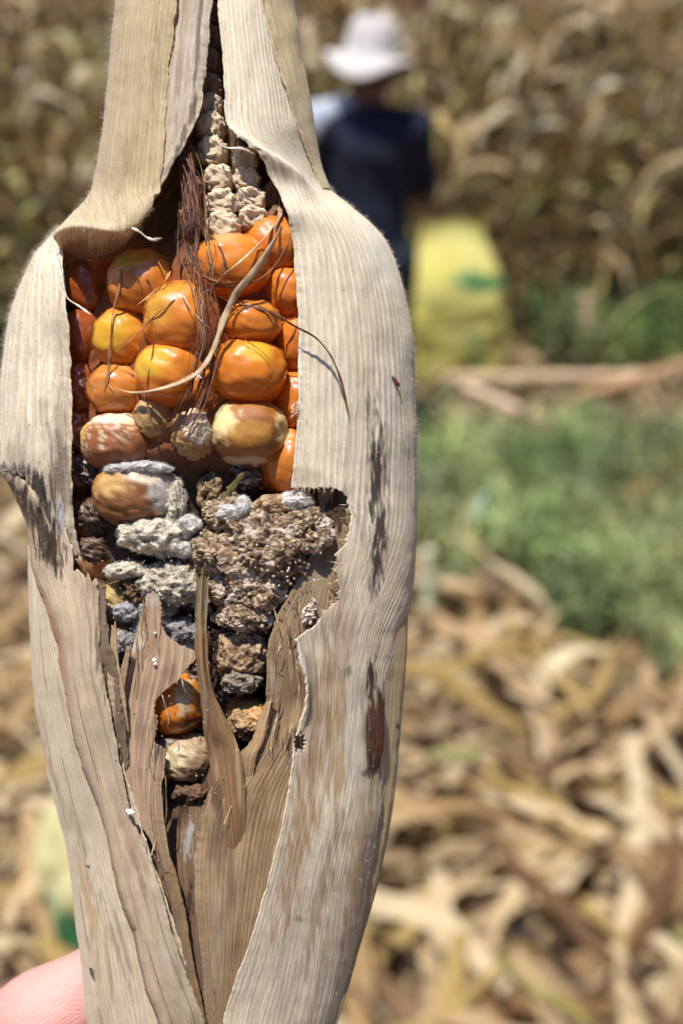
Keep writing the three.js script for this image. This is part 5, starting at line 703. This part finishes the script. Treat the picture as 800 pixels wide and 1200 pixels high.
// ---------- the worker, seen from behind ----------
{
  const person = thing('person', 'person seen from behind in white bucket hat and dark navy shirt, working in the maize', 'person', [0.1, 0, -4.12], Math.PI); person.scale.set(0.9, 0.95, 0.95);
  // own axes: facing +z (turned away from the eye), x to the person's left
  const C = (a, b, ra, rb, fl, k) => [...a, ...b, ra, rb, fl, k], mir = (f) => [1, -1].flatMap(f);
  const armL = [[0.175, 1.36, 0], [0.235, 1.13, 0.08], [0.12, 1.06, 0.32], [0.09, 1.06, 0.40]], armR = [[-0.175, 1.36, 0], [-0.23, 1.12, 0.08], [-0.10, 1.08, 0.32], [-0.07, 1.08, 0.40]];
  const limbs = [], sleeves = [];
  for (const A of [armL, armR]) { limbs.push(C(A[0], A[1], 0.05, 0.04), C(A[1], A[2], 0.04, 0.028), C(A[2], A[3], 0.028, 0.032)); const h = A[3], s = Math.sign(A[0][0]); for (let i = 0; i < 4; i++) { const o = -0.026 + i * 0.017, l = [0.062, 0.075, 0.078, 0.068][i]; limbs.push(C([h[0] + o, h[1] + 0.005, h[2] + 0.02], [h[0] + o * 1.1, h[1] - 0.006, h[2] + 0.02 + l * 0.6], 0.0105, 0.0095, 1, 0.008), C([h[0] + o * 1.1, h[1] - 0.006, h[2] + 0.02 + l * 0.6], [h[0] + o * 1.1, h[1] - 0.03, h[2] + 0.02 + l], 0.0095, 0.0085, 1, 0.008)); } limbs.push(C([h[0] - s * 0.02, h[1], h[2] - 0.01], [h[0] - s * 0.055, h[1] - 0.012, h[2] + 0.035], 0.013, 0.010, 1, 0.01)); sleeves.push(C(A[0], [lerp(A[0][0], A[1][0], 0.8), lerp(A[0][1], A[1][1], 0.8), lerp(A[0][2], A[1][2], 0.8)], 0.066, 0.062)); }
  const torso = [C([0, 1.30, 0], [0, 1.02, 0.01], 0.135, 0.118), C([0, 1.02, 0.01], [0, 0.90, 0], 0.12, 0.135), ...[1, -1].map((s) => C([0, 1.36, 0], [s * 0.155, 1.37, 0], 0.085, 0.062))];
  const legs = mir((s) => [C([s * 0.085, 0.9, 0], [s * 0.1, 0.48, 0.02], 0.095, 0.062), C([s * 0.1, 0.48, 0.02], [s * 0.1, 0.1, -0.02], 0.06, 0.042), C([s * 0.1, 0.06, -0.03], [s * 0.11, 0.045, 0.14], 0.042, 0.034)]);
  const head = [C([0, 1.38, 0], [0, 1.50, 0.02], 0.056, 0.052), C([0, 1.575, 0.02], [0, 1.60, 0.01], 0.088, 0.092), C([0, 1.53, 0.045], [0, 1.51, 0.06], 0.056, 0.045), C([0, 1.565, 0.11], [0, 1.545, 0.127], 0.010, 0.016, 1, 0.02), ...[1, -1].map((s) => C([s * 0.094, 1.575, 0.01], [s * 0.098, 1.545, 0.005], 0.012, 0.009, 1, 0.012)), C([-0.02, 1.508, 0.105], [0.02, 1.508, 0.105], 0.008, 0.008, 1, 0.01)];
  const skin = new THREE.MeshPhysicalMaterial({ name: 'skin', color: new THREE.Color(0.16, 0.075, 0.045), roughness: 0.55 }), navy = new THREE.MeshPhysicalMaterial({ name: 'navy_cloth', color: new THREE.Color(0.008, 0.011, 0.03), roughness: 0.9, sheen: 0.2, sheenColor: new THREE.Color(0.1, 0.12, 0.25) }), white = new THREE.MeshStandardMaterial({ name: 'white_cloth', color: new THREE.Color(0.45, 0.48, 0.55), roughness: 0.9 }), grey = new THREE.MeshStandardMaterial({ name: 'dark_trousers', color: new THREE.Color(0.03, 0.035, 0.05), roughness: 0.9 });
  obj('body', fieldMesh([...torso, ...legs, ...limbs, ...head], 0.014, 0.05), skin, person);
  const grow = (l, e) => l.map((c) => { const d = c.slice(); d[6] += e; d[7] += e; return d; });
  const wrinkle = (x, y, z, d) => d + 0.006 * n3(x * 9, y * 7, z * 9) + (y < 0.86 ? (0.86 - y) : 0) * 2 + (y > 1.44 ? (y - 1.44) * 1.5 : 0);
  obj('shirt', fieldMesh([...grow(torso, 0.022), ...sleeves], 0.014, 0.05, wrinkle), navy, person);
  obj('trousers', fieldMesh(grow([C([0, 0.95, 0], [0, 0.88, 0], 0.125, 0.135), ...legs.filter((c) => c[4] > 0.06)], 0.018), 0.016, 0.05, (x, y, z, d) => d + (y < 0.1 ? (0.1 - y) * 2 : 0) + 0.006 * n3(x * 8, y * 6, z * 8)), grey, person);
  // white cloth over the shoulder on the photograph's left side (the person's left is +x; turned away it lies left)
  obj('shoulder_cloth', fieldMesh([C([0.10, 1.43, -0.01], [0.22, 1.385, -0.01], 0.06, 0.072), C([0.22, 1.385, -0.01], [0.275, 1.30, 0.03], 0.07, 0.064)], 0.012, 0.03, (x, y, z, d) => d + 0.006 * n3(x * 14, y * 12, z * 14)), white, person);
  for (const s of [1, -1]) { const sh = new THREE.SphereGeometry(1, 20, 14); sh.scale(0.05, 0.045, 0.13); const m = obj('shoe', sh, grey, person); m.position.set(s * 0.105, 0.042, 0.05); const e = new THREE.SphereGeometry(0.011, 12, 8); const q = obj('eye', e, new THREE.MeshPhysicalMaterial({ name: 'eye', color: new THREE.Color(0.5, 0.48, 0.45), roughness: 0.1 }), person); q.position.set(s * 0.032, 1.575, 0.098); }
  const hr = new THREE.SphereGeometry(1, 32, 20, 0, 6.2832, 0, 1.9); hr.scale(0.098, 0.1, 0.105); const hm = obj('hair', hr, new THREE.MeshStandardMaterial({ name: 'hair', color: new THREE.Color(0.012, 0.009, 0.008), roughness: 0.7 }), person); hm.position.set(0, 1.59, 0); hm.rotation.x = -0.25;
  // hat: soft crown with a dent, wavy brim
  const hatPos = [], idx = [], A = 72, prof = [[0.001, 0.128], [0.04, 0.135], [0.075, 0.128], [0.094, 0.10], [0.102, 0.05], [0.106, 0.012], [0.112, 0], [0.14, -0.014], [0.168, -0.032], [0.178, -0.044], [0.176, -0.049], [0.14, -0.024], [0.108, -0.006]];
  prof.forEach(([r, y], j) => { for (let a = 0; a <= A; a++) { const an = a / A * 6.28319, k = smoothstep(r, 0.11, 0.178), wave = k * (0.030 * Math.sin(2 * an + 0.9) + 0.014 * Math.sin(3 * an + 2.2)), rr_ = r * (1 + 0.04 * n2(Math.cos(an) * 1.5 + 3, Math.sin(an) * 1.5) * (y > 0.02 ? 1 : 0.5)), dent = y > 0.05 ? -0.014 * Math.exp(-Math.pow((an - 4.9) / 0.5, 2)) : 0; hatPos.push(Math.cos(an) * (rr_ + dent), y + wave + (y > 0.1 ? 0.012 * n2(Math.cos(an) * 2, Math.sin(an) * 2) : 0), Math.sin(an) * (rr_ + dent) * 1.06); } });
  for (let j = 0; j < prof.length - 1; j++) for (let a = 0; a < A; a++) { const i = j * (A + 1) + a; idx.push(i, i + 1, i + A + 1, i + 1, i + A + 2, i + A + 1); }
  const hat = obj('hat', geoFrom(hatPos, idx), new THREE.MeshStandardMaterial({ name: 'hat_cloth', color: new THREE.Color(0.52, 0.48, 0.44), roughness: 0.95, side: THREE.DoubleSide }), person); hat.position.set(0, 1.615, 0.005); hat.rotation.set(0.1, 0, 0.14); hat.scale.set(1, 0.98, 1);
  const band = new THREE.TorusGeometry(0.106, 0.006, 6, 40); band.rotateX(Math.PI / 2); obj('hat_band', band, white, hat).position.y = 0.018;
}


renderer.render(scene, camera);
